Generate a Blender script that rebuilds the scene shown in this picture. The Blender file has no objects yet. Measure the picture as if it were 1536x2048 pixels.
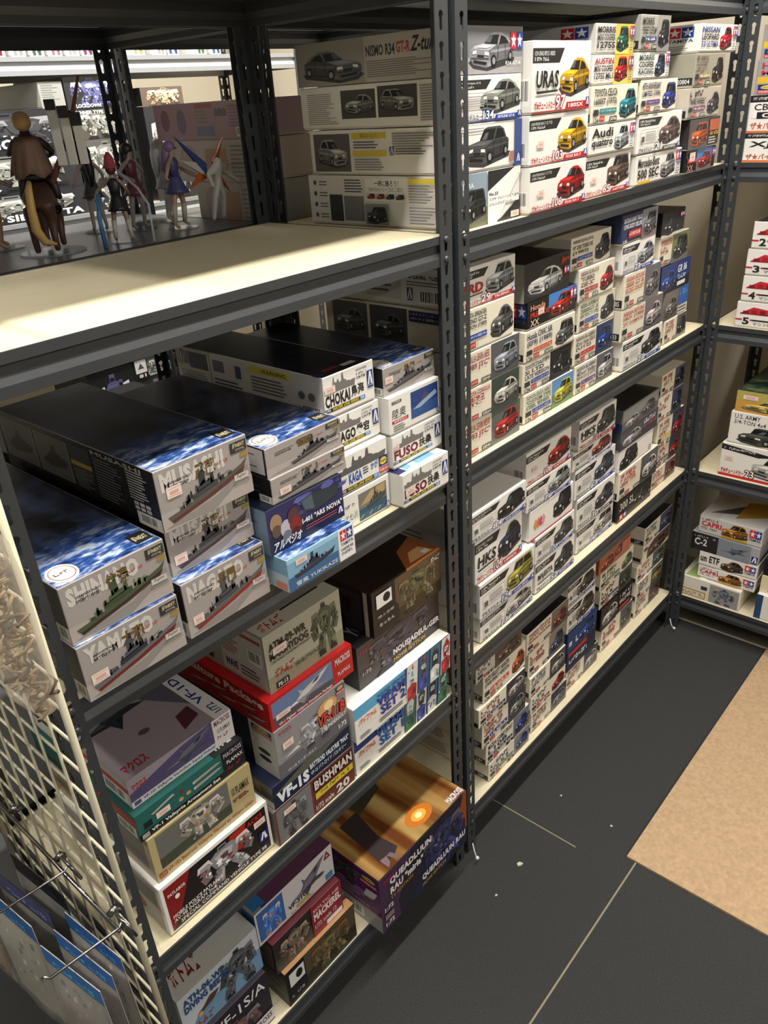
import bpy, bmesh, math, random
from mathutils import Matrix, Vector
SC = bpy.context.scene
COL = SC.collection
# ------------------------------------------------------------------ camera
cam = bpy.data.objects.new('camera', bpy.data.cameras.new('camera'))
COL.objects.link(cam)
cam.data.sensor_fit = 'AUTO'; cam.data.sensor_width = 36.0
cam.data.lens = 1578.0/2048*36.0
cam.data.clip_start = 0.02
Rr = ((0.65285466, -0.75506723, -0.06045046), (-0.38770525, -0.2645284, -0.88301153), (0.65074221, 0.59991516, -0.46544213))
m = Matrix.Identity(4)
for i in range(3):
    m[i][0] = Rr[0][i]; m[i][1] = -Rr[1][i]; m[i][2] = -Rr[2][i]
m[0][3], m[1][3], m[2][3] = -1.12156, -0.79915, 1.68461
cam.matrix_world = m
SC.camera = cam
# ------------------------------------------------------------------ world, lights, exposure
w = bpy.data.worlds.new('world'); SC.world = w; w.use_nodes = True
bg = w.node_tree.nodes['Background']; bg.inputs[0].default_value = (0.80, 0.86, 0.95, 1); bg.inputs[1].default_value = 0.055
SC.view_settings.view_transform = 'Standard'; SC.view_settings.look = 'None'
SC.view_settings.exposure = 0.0; SC.view_settings.gamma = 1.0; SC.view_settings.use_curve_mapping = False
def area(name, loc, sx, sy, power, col, rot=(0, 0, 0)):
    l = bpy.data.lights.new(name, 'AREA'); l.shape = 'RECTANGLE'; l.size = sx; l.size_y = sy; l.energy = power; l.color = col
    o = bpy.data.objects.new(name, l); o.location = loc; o.rotation_euler = rot; COL.objects.link(o); return o
WARM = (1.0, 0.955, 0.885)
area('ceiling_tube_front', (0.25, -0.31, 2.60), 2.9, 0.09, 66, WARM)
area('aisle_fill', (-0.2, -2.9, 2.60), 3.4, 0.12, 95, WARM)  # added fill for the box fronts, stands in for diffuse aisle bounce
area('ceiling_tube_corner', (-1.75, 0.35, 2.60), 0.10, 1.0, 28, WARM)
area('ceiling_tube_rear', (0.3, 1.22, 2.60), 2.4, 0.10, 75, (1.0, 0.97, 0.92))
# ------------------------------------------------------------------ materials
def lin(c):
    return tuple((x/12.92 if x <= .04045 else ((x+.055)/1.055)**2.4) for x in c[:3])
MATS = {}
def mat(name, col, rough=.5, metal=0, spec=.5, noise=None, bump=None, trans=0, alpha=1):
    if name in MATS: return MATS[name]
    mm = bpy.data.materials.new(name); mm.use_nodes = True; nt = mm.node_tree; b = nt.nodes['Principled BSDF']
    c = lin(col); b.inputs['Base Color'].default_value = (*c, 1); b.inputs['Roughness'].default_value = rough
    b.inputs['Metallic'].default_value = metal; b.inputs['Specular IOR Level'].default_value = spec
    if trans: b.inputs['Transmission Weight'].default_value = trans
    if alpha < 1: b.inputs['Alpha'].default_value = alpha
    if noise or bump:
        tc = nt.nodes.new('ShaderNodeTexCoord'); mp = nt.nodes.new('ShaderNodeMapping'); nz = nt.nodes.new('ShaderNodeTexNoise')
        sc, amt, stretch = noise or bump
        mp.inputs['Scale'].default_value = stretch; nz.inputs['Scale'].default_value = sc; nz.inputs['Detail'].default_value = 5
        nt.links.new(tc.outputs['Object'], mp.inputs[0]); nt.links.new(mp.outputs[0], nz.inputs['Vector'])
        if noise:
            mx = nt.nodes.new('ShaderNodeMix'); mx.data_type = 'RGBA'
            mx.inputs['A'].default_value = (*[max(0, x*(1-amt)) for x in c], 1); mx.inputs['B'].default_value = (*[min(1, x*(1+amt)) for x in c], 1)
            rp = nt.nodes.new('ShaderNodeMapRange'); rp.inputs[1].default_value = .3; rp.inputs[2].default_value = .7
            nt.links.new(nz.outputs[0], rp.inputs[0]); nt.links.new(rp.outputs[0], mx.inputs['Factor'])
            nt.links.new(mx.outputs['Result'], b.inputs['Base Color'])
        if bump:
            bp = nt.nodes.new('ShaderNodeBump'); bp.inputs['Strength'].default_value = bump[1]; bp.inputs['Distance'].default_value = .004
            nt.links.new(nz.outputs[0], bp.inputs['Height']); nt.links.new(bp.outputs[0], b.inputs['Normal'])
    MATS[name] = mm; return mm
STEEL = mat('dark_painted_steel', (.215, .228, .242), .40, 0, .5, noise=(40, .06, (1, 1, 1)))
BOARD = mat('cream_shelf_board', (.86, .815, .69), .55, noise=(18, .05, (1, 14, 1)))
SBOARD = mat('haze_grey_board', (.74, .78, .82), .6)  # grey board, paled further so its colour carries lens haze on the upper shelf
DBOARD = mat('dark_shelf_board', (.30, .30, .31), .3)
WHITEW = mat('white_coated_wire', (.80, .78, .68), .4)
CHROME = mat('chrome_wire', (.62, .62, .62), .25, 1)
CARPET = mat('charcoal_carpet', (.215, .215, .212), .95, noise=(420, .45, (1, 1, 1)), bump=(300, .8, (1, 1, 1)))
TAN = mat('tan_carpet', (.72, .605, .475), .95, noise=(90, .13, (1, 1, 1)), bump=(500, .8, (1, 1, 1)))
WALL = mat('beige_wall', (.80, .765, .69), .8, noise=(3, .03, (1, 1, 1)))
CEIL = mat('ceiling_paint', (.60, .60, .58), .9)
SEAM = mat('pale_seam', (.55, .52, .44), .9)
PLASTIC = mat('clear_plastic_film', (.92, .91, .88), .10, 0, .8, alpha=.22)
CRINKLE = mat('crinkled_bag_film', (.86, .82, .74), .12, 0, 1.0, bump=(55, .9, (1, 1, .5)), alpha=.36)
# printing ink: colour comes from the mesh colour attribute (flat print)
def print_mat(name, rough):
    mm = bpy.data.materials.new(name); mm.use_nodes = True; nt = mm.node_tree; b = nt.nodes['Principled BSDF']
    a = nt.nodes.new('ShaderNodeVertexColor'); a.layer_name = 'ink'
    nt.links.new(a.outputs[0], b.inputs['Base Color']); b.inputs['Roughness'].default_value = rough
    return mm
INK = print_mat('printed_ink', .38)
def lidmat(c, rough=.36):
    k = 'card_%02x%02x%02x' % tuple(int(x*255) for x in c)
    return mat(k, c, rough)
def oceanmat(name, dark, mid, light, vec=(3, 22, 1), detail=8, rough=.65):
    if name in MATS: return MATS[name]
    mm = bpy.data.materials.new(name); mm.use_nodes = True; nt = mm.node_tree; b = nt.nodes['Principled BSDF']
    tc = nt.nodes.new('ShaderNodeTexCoord'); mp = nt.nodes.new('ShaderNodeMapping'); mp.inputs['Scale'].default_value = vec
    mp.inputs['Rotation'].default_value = (0, 0, .5)
    nz = nt.nodes.new('ShaderNodeTexNoise'); nz.inputs['Scale'].default_value = 5; nz.inputs['Detail'].default_value = detail; nz.inputs['Roughness'].default_value = rough
    cr = nt.nodes.new('ShaderNodeValToRGB'); e = cr.color_ramp.elements
    e[0].position = .36; e[0].color = (*lin(dark), 1); e[1].position = .68; e[1].color = (*lin(light), 1)
    x = e.new(.50); x.color = (*lin(mid), 1)
    nt.links.new(tc.outputs['Object'], mp.inputs[0]); nt.links.new(mp.outputs[0], nz.inputs['Vector']); nt.links.new(nz.outputs[0], cr.inputs[0])
    nt.links.new(cr.outputs[0], b.inputs['Base Color']); b.inputs['Roughness'].default_value = .28
    MATS[name] = mm; return mm
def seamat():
    """lid colour: printed blue sea with foam along the front, blending to dark mottled navy towards the back"""
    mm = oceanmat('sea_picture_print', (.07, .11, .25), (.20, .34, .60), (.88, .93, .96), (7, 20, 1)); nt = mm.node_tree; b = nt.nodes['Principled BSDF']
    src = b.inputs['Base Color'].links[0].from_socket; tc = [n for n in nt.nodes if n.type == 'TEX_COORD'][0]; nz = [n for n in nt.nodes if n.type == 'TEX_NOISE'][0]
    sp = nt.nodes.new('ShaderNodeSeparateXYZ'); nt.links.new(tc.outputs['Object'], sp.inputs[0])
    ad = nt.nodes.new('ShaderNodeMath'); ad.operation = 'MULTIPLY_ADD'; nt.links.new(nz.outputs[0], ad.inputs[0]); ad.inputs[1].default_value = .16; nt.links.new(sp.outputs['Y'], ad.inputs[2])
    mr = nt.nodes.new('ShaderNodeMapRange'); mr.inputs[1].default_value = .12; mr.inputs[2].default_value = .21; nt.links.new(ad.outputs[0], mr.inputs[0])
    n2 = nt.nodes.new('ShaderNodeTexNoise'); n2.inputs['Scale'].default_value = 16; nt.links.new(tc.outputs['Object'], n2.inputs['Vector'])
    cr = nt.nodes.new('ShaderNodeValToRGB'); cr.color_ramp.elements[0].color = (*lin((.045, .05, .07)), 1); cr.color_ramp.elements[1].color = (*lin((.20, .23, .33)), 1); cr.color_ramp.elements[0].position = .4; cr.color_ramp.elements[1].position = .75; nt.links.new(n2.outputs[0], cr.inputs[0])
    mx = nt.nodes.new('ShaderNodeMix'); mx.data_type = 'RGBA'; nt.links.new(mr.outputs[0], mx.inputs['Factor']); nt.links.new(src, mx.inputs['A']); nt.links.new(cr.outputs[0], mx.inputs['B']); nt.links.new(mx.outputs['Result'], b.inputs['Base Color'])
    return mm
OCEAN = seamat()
GOLD = oceanmat('golden_streak_print', (.40, .22, .10), (.58, .42, .22), (.76, .64, .40), (6, .5, 1), 2, .4)
NAVYCLOUD = oceanmat('night_cloud_print', (.03, .035, .05), (.06, .07, .11), (.12, .14, .20), (6, 6, 1))
# ------------------------------------------------------------------ mesh helpers
def mesh_obj(name, v, f, material, parent=None, smooth=False, matrix=None):
    me = bpy.data.meshes.new(name); me.from_pydata(v, [], f); me.update()
    if material: me.materials.append(material)
    if smooth:
        for p in me.polygons: p.use_smooth = True
    o = bpy.data.objects.new(name, me); COL.objects.link(o)
    if parent: o.parent = parent
    return o
def empty(name, loc=(0, 0, 0), rz=0):
    o = bpy.data.objects.new(name, None); o.empty_display_size = .05; COL.objects.link(o); o.location = loc; o.rotation_euler = (0, 0, rz); return o
def tag(o, label, cat, group=None):
    o['label'] = label; o['category'] = cat
    if group: o['group'] = group
    return o
def struct(o): o['kind'] = 'structure'; return o
def boxv(x0, y0, z0, x1, y1, z1, c=0.0):
    """box, chamfered by c: verts, faces"""
    if c <= 0:
        v = [(x, y, z) for z in (z0, z1) for y in (y0, y1) for x in (x0, x1)]
        return v, [(0, 2, 3, 1), (4, 5, 7, 6), (0, 1, 5, 4), (2, 6, 7, 3), (0, 4, 6, 2), (1, 3, 7, 5)]
    L = ((x0, x1), (y0, y1), (z0, z1)); v = []; idx = {}
    for sx in (0, 1):
        for sy in (0, 1):
            for sz in (0, 1):
                s = (sx, sy, sz)
                for ax in range(3):
                    p = []
                    for k in range(3):
                        e = L[k][s[k]]
                        p.append(e if k == ax else e + (c if s[k] == 0 else -c))
                    idx[(s, ax)] = len(v); v.append(tuple(p))
    f = []
    for ax in range(3):
        a, b = [k for k in range(3) if k != ax]
        for s in (0, 1):
            q = []
            for (i, j) in ((0, 0), (1, 0), (1, 1), (0, 1)):
                t = [0, 0, 0]; t[ax] = s; t[a] = i; t[b] = j; q.append(idx[(tuple(t), ax)])
            f.append(q)
    for ax in range(3):      # edges along ax
        a, b = [k for k in range(3) if k != ax]
        for i in (0, 1):
            for j in (0, 1):
                t0 = [0, 0, 0]; t0[a] = i; t0[b] = j; t1 = list(t0); t1[ax] = 1
                f.append([idx[(tuple(t0), a)], idx[(tuple(t1), a)], idx[(tuple(t1), b)], idx[(tuple(t0), b)]])
    for sx in (0, 1):
        for sy in (0, 1):
            for sz in (0, 1):
                s = (sx, sy, sz); f.append([idx[(s, 0)], idx[(s, 1)], idx[(s, 2)]])
    return v, f
def fixn(o):
    bm = bmesh.new(); bm.from_mesh(o.data); bmesh.ops.recalc_face_normals(bm, faces=bm.faces); bm.to_mesh(o.data); bm.free(); return o
def box(name, x0, y0, z0, x1, y1, z1, material, parent=None, c=0.0):
    v, f = boxv(x0, y0, z0, x1, y1, z1, c); return fixn(mesh_obj(name, v, f, material, parent))
def tube(pts, r, n=8, closed=False):
    v = []; f = []; P = [Vector(p) for p in pts]; N = len(P)
    for i, p in enumerate(P):
        a = P[i-1] if i > 0 else (P[-1] if closed else p); b = P[i+1] if i < N-1 else (P[0] if closed else p)
        t = (b-a).normalized(); u = t.orthogonal().normalized()
        if i == 0: pu = u
        else:
            u = (pu - t*pu.dot(t)); u = u.normalized() if u.length > 1e-6 else t.orthogonal().normalized(); pu = u
        wv = t.cross(u); rr = r[i] if isinstance(r, (list, tuple)) else r
        for k in range(n):
            a2 = 2*math.pi*k/n; v.append(tuple(p + u*math.cos(a2)*rr + wv*math.sin(a2)*rr))
    for i in range(N-1):
        for k in range(n): f.append((i*n+k, i*n+(k+1) % n, (i+1)*n+(k+1) % n, (i+1)*n+k))
    f.append(tuple(range(n-1, -1, -1))); f.append(tuple((N-1)*n+k for k in range(n)))
    return v, f
def tubeo(name, pts, r, material, parent=None, n=8):
    v, f = tube(pts, r, n); return mesh_obj(name, v, f, material, parent, True)
def join(parts):
    v = []; f = []
    for a, b in parts:
        o = len(v); v += a; f += [tuple(i+o for i in q) for q in b]
    return v, f
def lathe(prof, n=14, sx=1, sy=1):
    v = []; f = []
    for (r, z) in prof:
        for k in range(n): v.append((r*math.cos(2*math.pi*k/n)*sx, r*math.sin(2*math.pi*k/n)*sy, z))
    for i in range(len(prof)-1):
        for k in range(n): f.append((i*n+k, i*n+(k+1) % n, (i+1)*n+(k+1) % n, (i+1)*n+k))
    f.append(tuple(range(n-1, -1, -1))); f.append(tuple((len(prof)-1)*n+k for k in range(n)))
    return v, f
# ------------------------------------------------------------------ text as flat outlines
TXT = {}
def text_mesh(s, bold):
    k = (s, bold)
    if k in TXT: return TXT[k]
    cu = bpy.data.curves.new('txt', 'FONT'); cu.body = s; cu.resolution_u = 2; cu.offset = bold; cu.space_character = 1.0 + bold*1.5
    o = bpy.data.objects.new('txt', cu)
    me = o.to_mesh(); v = [(p.co.x, p.co.y) for p in me.vertices]; f = [tuple(p.vertices) for p in me.polygons]
    o.to_mesh_clear(); bpy.data.objects.remove(o); bpy.data.curves.remove(cu)
    if v:
        x0 = min(p[0] for p in v); x1 = max(p[0] for p in v); y0 = min(p[1] for p in v); y1 = max(p[1] for p in v)
        v = [((p[0]-x0)/max(x1-x0, 1e-6), (p[1]-y0)/max(y1-y0, 1e-6)) for p in v]
        asp = (x1-x0)/max(y1-y0, 1e-6)
    else: asp = 1
    TXT[k] = (v, f, asp); return TXT[k]
def sh(c, k): return tuple(max(0, min(1, x*k)) for x in c)
class Face:
    """flat printing on one face of a box; coordinates are fractions of the face"""
    def __init__(s, O, u, v, n, w, h, let='lettering', art='printed_picture'):
        s.O = Vector(O); s.u = Vector(u); s.v = Vector(v); s.n = Vector(n); s.w = w; s.h = h; s.lay = 2; s.b = {}; s.names = {'let': let, 'art': art, 'stk': 'price_sticker'}
    def add(s, ch, pts, faces, col, same=False):
        if not same: s.lay += 1
        B = s.b.setdefault(s.names[ch], ([], [], [])); o = len(B[0]); off = s.n*(s.lay*5e-5)
        for (x, y) in pts: B[0].append(tuple(s.O + s.u*(x*s.w) + s.v*(y*s.h) + off))
        c = lin(col)
        for f in faces: B[1].append(tuple(i+o for i in f)); B[2].append(c)
    def poly(s, pts, col, ch='art', same=False): s.add(ch, pts, [tuple(range(len(pts)))], col, same)
    def rect(s, x0, y0, x1, y1, col, ch='art', same=False): s.poly([(x0, y0), (x1, y0), (x1, y1), (x0, y1)], col, ch, same)
    def ell(s, cx, cy, rx, ry, col, ch='art', n=14, same=False): s.poly([(cx+rx*math.cos(2*math.pi*k/n), cy+ry*math.sin(2*math.pi*k/n)) for k in range(n)], col, ch, same)
    def line(s, x0, y0, x1, y1, t, col, ch='art', same=False):
        dx, dy = (x1-x0)*s.w, (y1-y0)*s.h; L = math.hypot(dx, dy) or 1; nx, ny = -dy/L*t/2/s.w, dx/L*t/2/s.h
        s.poly([(x0+nx, y0+ny), (x1+nx, y1+ny), (x1-nx, y1-ny), (x0-nx, y0-ny)], col, ch, same)
    def text(s, t, x0, y0, x1, y1, col, bold=.012, ital=0, ch='let', fit=False, flip=False, outline=None):
        if t.startswith('~'): return s.greek(x0, y0, x1, y1, col, ch, len(t))
        v, f, asp = text_mesh(t, bold)
        if not v: return
        if fit:
            W = (y1-y0)*s.h*asp/s.w
            if W < x1-x0: x1 = x0+W
        q = [(x0+(p[0]+ital*(p[1]-.5)*(y1-y0)*s.h/max(1e-6, (x1-x0)*s.w))*(x1-x0), y0+p[1]*(y1-y0)) for p in v]
        if flip: q = [(x0+x1-a, y0+y1-b) for a, b in q]
        if outline:
            d = .10*(y1-y0)*s.h
            for k, (ox, oy) in enumerate(((d, 0), (-d, 0), (0, d), (0, -d), (d*.7, d*.7), (-d*.7, -d*.7), (d*.7, -d*.7), (-d*.7, d*.7))): s.add(ch, [(a+ox/s.w, b+oy/s.h) for a, b in q], f, outline, k > 0)
        s.add(ch, q, f, col)
    def greek(s, x0, y0, x1, y1, col, ch='let', seed=1):
        """print too small or blurred to read: word-sized blocks"""
        rd = random.Random(seed*7+int(x0*1000)+int(y0*100)); x = x0; s.lay += 1; W = (y1-y0)*s.h/s.w
        while x < x1-W*.3:
            d = min(W*rd.uniform(.35, .75), x1-x)
            if rd.random() > .16:
                a, b = y0+(y1-y0)*rd.choice((0, 0, .12)), y1-(y1-y0)*rd.choice((0, 0, .2)); t = (y1-y0)*.30
                k = rd.randrange(3); s.rect(x, a, x+d*.32, b, col, ch, True)
                if k != 1: s.rect(x+d*.32, b-t, x+d, b, col, ch, True)
                if k != 0: s.rect(x+d*.32, a, x+d, a+t, col, ch, True)
                if k == 2: s.rect(x+d*.68, a+t, x+d, b-t, col, ch, True)
            x += d+W*.16
    def lines(s, x0, y0, x1, y1, n, col=(.45, .45, .45), fill=.45, seed=0, ch='let'):
        rd = random.Random(seed+n); s.lay += 1; hh = (y1-y0)/n
        for i in range(n):
            s.rect(x0, y1-(i+.5)*hh-hh*fill/2, x0+(x1-x0)*rd.uniform(.6, 1), y1-(i+.5)*hh+hh*fill/2, col, ch, True)
    def barcode(s, x0, y0, x1, y1):
        s.rect(x0, y0, x1, y1, (.95, .95, .93)); s.lay += 1; rd = random.Random(5); x = x0+(x1-x0)*.08
        while x < x1-(x1-x0)*.1:
            d = (x1-x0)*rd.choice((.02, .03, .05)); s.rect(x, y0+(y1-y0)*.2, x+d, y1-(y1-y0)*.08, (.1, .1, .1), 'art', True); x += d+(x1-x0)*rd.choice((.025, .04))
    def sticker(s, x0, y0, x1, y1, ang=0):
        s.rect(x0, y0, x1, y1, (.93, .86, .82), 'stk'); dx = x1-x0; dy = y1-y0
        for a in ((.08, .80, .92, .84), (.08, .16, .92, .20)): s.rect(x0+dx*a[0], y0+dy*a[1], x0+dx*a[2], y0+dy*a[3], (.80, .45, .42), 'stk')
        s.rect(x0+dx*.2, y0+dy*.34, x0+dx*.8, y0+dy*.62, (.84, .66, .62), 'stk')
    def stars(s, x0, y0, x1, y1, name=True):
        yb = y0+(y1-y0)*.3 if name else y0; xm = (x0+x1)/2
        for (a, b, c) in ((x0, xm-(x1-x0)*.015, (.82, .12, .18)), (xm+(x1-x0)*.015, x1, (.10, .25, .60))):
            s.rect(a, yb, b, y1, c)
            cx, cy, rx, ry = (a+b)/2, (yb+y1)/2, (b-a)*.47, (y1-yb)*.47
            s.poly([(cx+rx*(1 if k % 2 == 0 else .4)*math.sin(math.pi*k/5), cy+ry*(1 if k % 2 == 0 else .4)*math.cos(math.pi*k/5)) for k in range(10)], (.95, .95, .95))
        if name: s.text('TAMIYA', x0, y0, x1, y0+(y1-y0)*.22, (.16, .24, .48), .02)
    def alogo(s, x0, y0, x1, y1):
        s.rect(x0, y0+(y1-y0)*.16, x1, y1, (.10, .18, .50)); dx = x1-x0; a = y0+(y1-y0)*.2; b = y1-(y1-y0)*.06
        s.poly([(x0+dx*.1, a), (x0+dx*.42, b), (x0+dx*.62, b), (x0+dx*.30, a)], (.95, .95, .95)); s.poly([(x0+dx*.58, a), (x0+dx*.56, a+(b-a)*.7), (x0+dx*.68, b), (x0+dx*.9, a)], (.95, .95, .95))
        s.rect(x0, y0, x1, y0+(y1-y0)*.1, (.10, .18, .50))
    def hlogo(s, x0, y0, x1, y1):
        s.rect(x0, y0+(y1-y0)*.4, x1, y1, (.10, .16, .42)); s.ell((x0+x1)/2, y0+(y1-y0)*.7, (x1-x0)*.42, (y1-y0)*.22, (.93, .82, .22)); s.text('Hasegawa', x0+(x1-x0)*.1, y0+(y1-y0)*.58, x1-(x1-x0)*.1, y0+(y1-y0)*.82, (.12, .16, .42), .02)
        s.rect(x0, y0, x1, y0+(y1-y0)*.34, (.80, .25, .25)); s.text('Hobby kits', x0+(x1-x0)*.06, y0+(y1-y0)*.05, x1-(x1-x0)*.06, y0+(y1-y0)*.3, (.95, .95, .95), .01)
    def build(s, parent):
        for nm, (v, f, c) in split_print(s):
            me = bpy.data.meshes.new(nm); me.from_pydata(v, [], f)
            ca = me.color_attributes.new('ink', 'FLOAT_COLOR', 'CORNER'); data = []
            for p, cc in zip(me.polygons, c): data += [*cc, 1.0]*p.loop_total
            ca.data.foreach_set('color', data); me.materials.append(INK)
            o = bpy.data.objects.new(nm, me); COL.objects.link(o); o.parent = parent
def split_print(s):
    """one object per separate piece of print (pictures, blocks of lettering)"""
    out = []
    for nm, (v, f, c) in s.b.items():
        mg = .035 if 'lettering' not in nm else .10
        B = []
        for i, q in enumerate(f):
            us = [(Vector(v[j])-s.O).dot(s.u)/s.w for j in q]; vs = [(Vector(v[j])-s.O).dot(s.v)/s.h for j in q]
            B.append((min(us), min(vs), max(us), max(vs), [i]))
        def merge(L):
            R = []
            for b in L:
                b = [b[0], b[1], b[2], b[3], list(b[4])]; ch = True
                while ch:
                    ch = False
                    for r in R:
                        if b[0]-mg < r[2] and r[0]-mg < b[2] and b[1]-mg*1.6 < r[3] and r[1]-mg*1.6 < b[3]:
                            b = [min(b[0], r[0]), min(b[1], r[1]), max(b[2], r[2]), max(b[3], r[3]), r[4]+b[4]]; R.remove(r); ch = True; break
                R.append(b)
            return R
        for b in merge(B):
            vv = []; ff = []; cc = []; mp = {}
            for i in sorted(b[4]):
                g = []
                for j in f[i]:
                    if j not in mp: mp[j] = len(vv); vv.append(v[j])
                    g.append(mp[j])
                ff.append(g); cc.append(c[i])
            out.append((nm, (vv, ff, cc)))
    return out
# ------------------------------------------------------------------ pictures
CAR = {
 'sport': dict(body=[(.02, .30), (.04, .46), (.12, .54), (.33, .62), (.46, .84), (.56, .90), (.72, .90), (.86, .78), (.95, .62), (.985, .56), (.98, .34), (.92, .22), (.52, .09), (.36, .04), (.10, .12)],
   ws=[(.33, .62), (.46, .83), (.66, .84), (.62, .60)], sw=[(.65, .61), (.70, .83), (.80, .78), (.88, .64)]),
 'sedan': dict(body=[(.03, .26), (.03, .50), (.08, .56), (.32, .64), (.42, .92), (.50, .96), (.78, .96), (.87, .88), (.93, .66), (.98, .62), (.98, .34), (.92, .22), (.52, .08), (.36, .04), (.08, .10)],
   ws=[(.32, .64), (.42, .90), (.68, .91), (.62, .63)], sw=[(.65, .64), (.72, .91), (.83, .88), (.90, .68)]),
 'mini': dict(body=[(.05, .22), (.04, .44), (.12, .56), (.24, .62), (.30, .92), (.38, .98), (.80, .98), (.90, .92), (.96, .60), (.96, .30), (.90, .16), (.54, .06), (.38, .02), (.12, .08)],
   ws=[(.24, .62), (.31, .90), (.64, .91), (.58, .62)], sw=[(.62, .63), (.68, .91), (.86, .90), (.93, .64)]),
 'truck': dict(body=[(.03, .22), (.03, .56), (.08, .62), (.26, .66), (.34, .94), (.42, .98), (.88, .98), (.93, .92), (.97, .64), (.985, .60), (.98, .30), (.92, .18), (.54, .06), (.38, .02), (.08, .08)],
   ws=[(.26, .66), (.35, .92), (.62, .93), (.58, .65)], sw=[(.61, .66), (.65, .93), (.86, .93), (.93, .68)]),
}
def car(F, x0, y0, x1, y1, col, typ='sport', mirror=False, shadow=True):
    T = CAR[typ]
    def M(pts):
        return [((x1-(x1-x0)*a) if mirror else (x0+(x1-x0)*a), y0+(y1-y0)*b) for a, b in pts]
    dk = (.07, .075, .085)
    if shadow: F.poly(M([(.0, .16), (.10, .02), (.40, -.05), (.98, .14), (1.02, .28), (.6, .34), (.1, .3)]), (.22, .22, .23))
    F.poly(M(T['body']), col)
    F.poly(M([(.42, .45), (.62, .61), (.93, .64), (.985, .57), (.98, .34), (.92, .22), (.50, .10), (.46, .25)]), sh(col, .66))
    F.poly(M([(.10, .55), (.33, .63), (.62, .61), (.44, .46), (.12, .50)]), sh(col, 1.18))
    F.poly(M([(.03, .28), (.04, .44), (.12, .49), (.43, .44), (.46, .24), (.40, .07), (.34, .05), (.10, .12)]), sh(col, .86))
    F.poly(M(T['ws']), dk); F.poly(M([(.36, .65), (.45, .82), (.52, .82), (.47, .65)]), (.34, .37, .40)); F.poly(M(T['sw']), dk)
    F.poly(M([(.44, .40), (.50, .47), (.95, .54), (.98, .50), (.60, .40)]), sh(col, .92)); F.poly(M([(.62, .24), (.63, .58), (.64, .58), (.635, .24)]), sh(col, .35)); F.poly(M([(.80, .28), (.79, .62), (.80, .62), (.81, .28)]), sh(col, .35))
    F.poly(M([(.50, .10), (.52, .16), (.97, .30), (.95, .25)]), sh(col, .3)); F.poly(M([(.05, .26), (.05, .29), (.42, .27), (.44, .24)]), sh(col, .45)); F.poly(M([(.16, .53), (.30, .58), (.50, .57), (.40, .51)]), sh(col, 1.4))
    F.poly(M([(.08, .36), (.09, .44), (.17, .46), (.16, .38)]), (.90, .90, .86)); F.poly(M([(.33, .35), (.34, .43), (.43, .41), (.43, .33)]), (.90, .90, .86))
    F.poly(M([(.18, .30), (.18, .36), (.32, .34), (.32, .28)]), dk); F.poly(M([(.10, .17), (.10, .23), (.38, .17), (.37, .11)]), dk)
    for cx, cy, rx, ry in ((.535, .20, .06, .155), (.905, .32, .047, .135)):
        px = M([(cx, cy)])[0]; F.ell(px[0], px[1], rx*(x1-x0), ry*(y1-y0), (.05, .05, .055)); F.ell(px[0], px[1], rx*.58*(x1-x0), ry*.58*(y1-y0), (.58, .58, .60))
def ship(F, x0, y0, x1, y1, top, hull, tow=(.22, .23, .25), slope=.0, seed=1, water=None):
    def M(a, b): return (x0+(x1-x0)*a, y0+(y1-y0)*min(1.0, b*(1.28-slope)+slope*a))
    rd = random.Random(seed)
    F.poly([M(.05, .02), M(.0, .24), M(.2, .22), M(.6, .24), M(.92, .32), M(1.0, .40), M(.93, .10), M(.55, .03)], top)
    F.poly([M(.05, .02), M(.035, .11), M(.5, .12), M(.965, .22), M(.93, .10), M(.55, .03)], hull)
    F.lay += 1
    for (a, b, t, hgt) in ((.30, .62, .24, .14), (.36, .56, .36, .14), (.40, .48, .48, .34), (.44, .47, .8, .16), (.53, .58, .36, .26), (.14, .20, .22, .06), (.22, .28, .22, .10), (.64, .70, .25, .13), (.74, .80, .27, .07)):
        F.poly([M(a, t), M(b, t), M(b-.008, t+hgt), M(a+.008, t+hgt)], sh(tow, rd.uniform(.75, 1.35)), 'art', True)
    for k in range(16):
        a = rd.uniform(.18, .75); t = .22+.3*max(0, 1-abs(a-.45)*4); wd = rd.uniform(.012, .04); hh = rd.uniform(.05, .2)
        F.poly([M(a, t), M(a+wd, t), M(a+wd*.8, t+hh), M(a+wd*.2, t+hh)], sh(tow, rd.uniform(.6, 1.6)), 'art', True)
    for a, t, dx in ((.2, .27, -.07), (.27, .32, -.08), (.69, .35, .08)): F.line(*M(a, t), *M(a+dx, t+.04), .0007, sh(tow, .8), 'art', True)
    F.line(*M(.46, .8), *M(.46, 1.05), .0006, tow, 'art', True)
def silhouette(F, x0, y0, x1, y1, col, seed=1):
    rd = random.Random(seed); W = x1-x0; H = y1-y0
    pts = [(x0, y0), (x0, y0+H*.3)]
    prof = [(.08, .30), (.10, .42), (.16, .42), (.18, .34), (.26, .36), (.27, .55), (.30, .9), (.32, .92), (.33, .6), (.40, .55), (.42, .7), (.47, .7), (.48, .5), (.55, .55), (.57, .95), (.60, 1.0), (.62, .98), (.63, .6), (.70, .52), (.72, .42), (.80, .42), (.82, .36), (.98, .40)]
    pts += [(x0+W*a, y0+H*b) for a, b in prof] + [(x1, y0+H*.38), (x1-W*.03, y0)]
    F.poly(pts, col)
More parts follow.
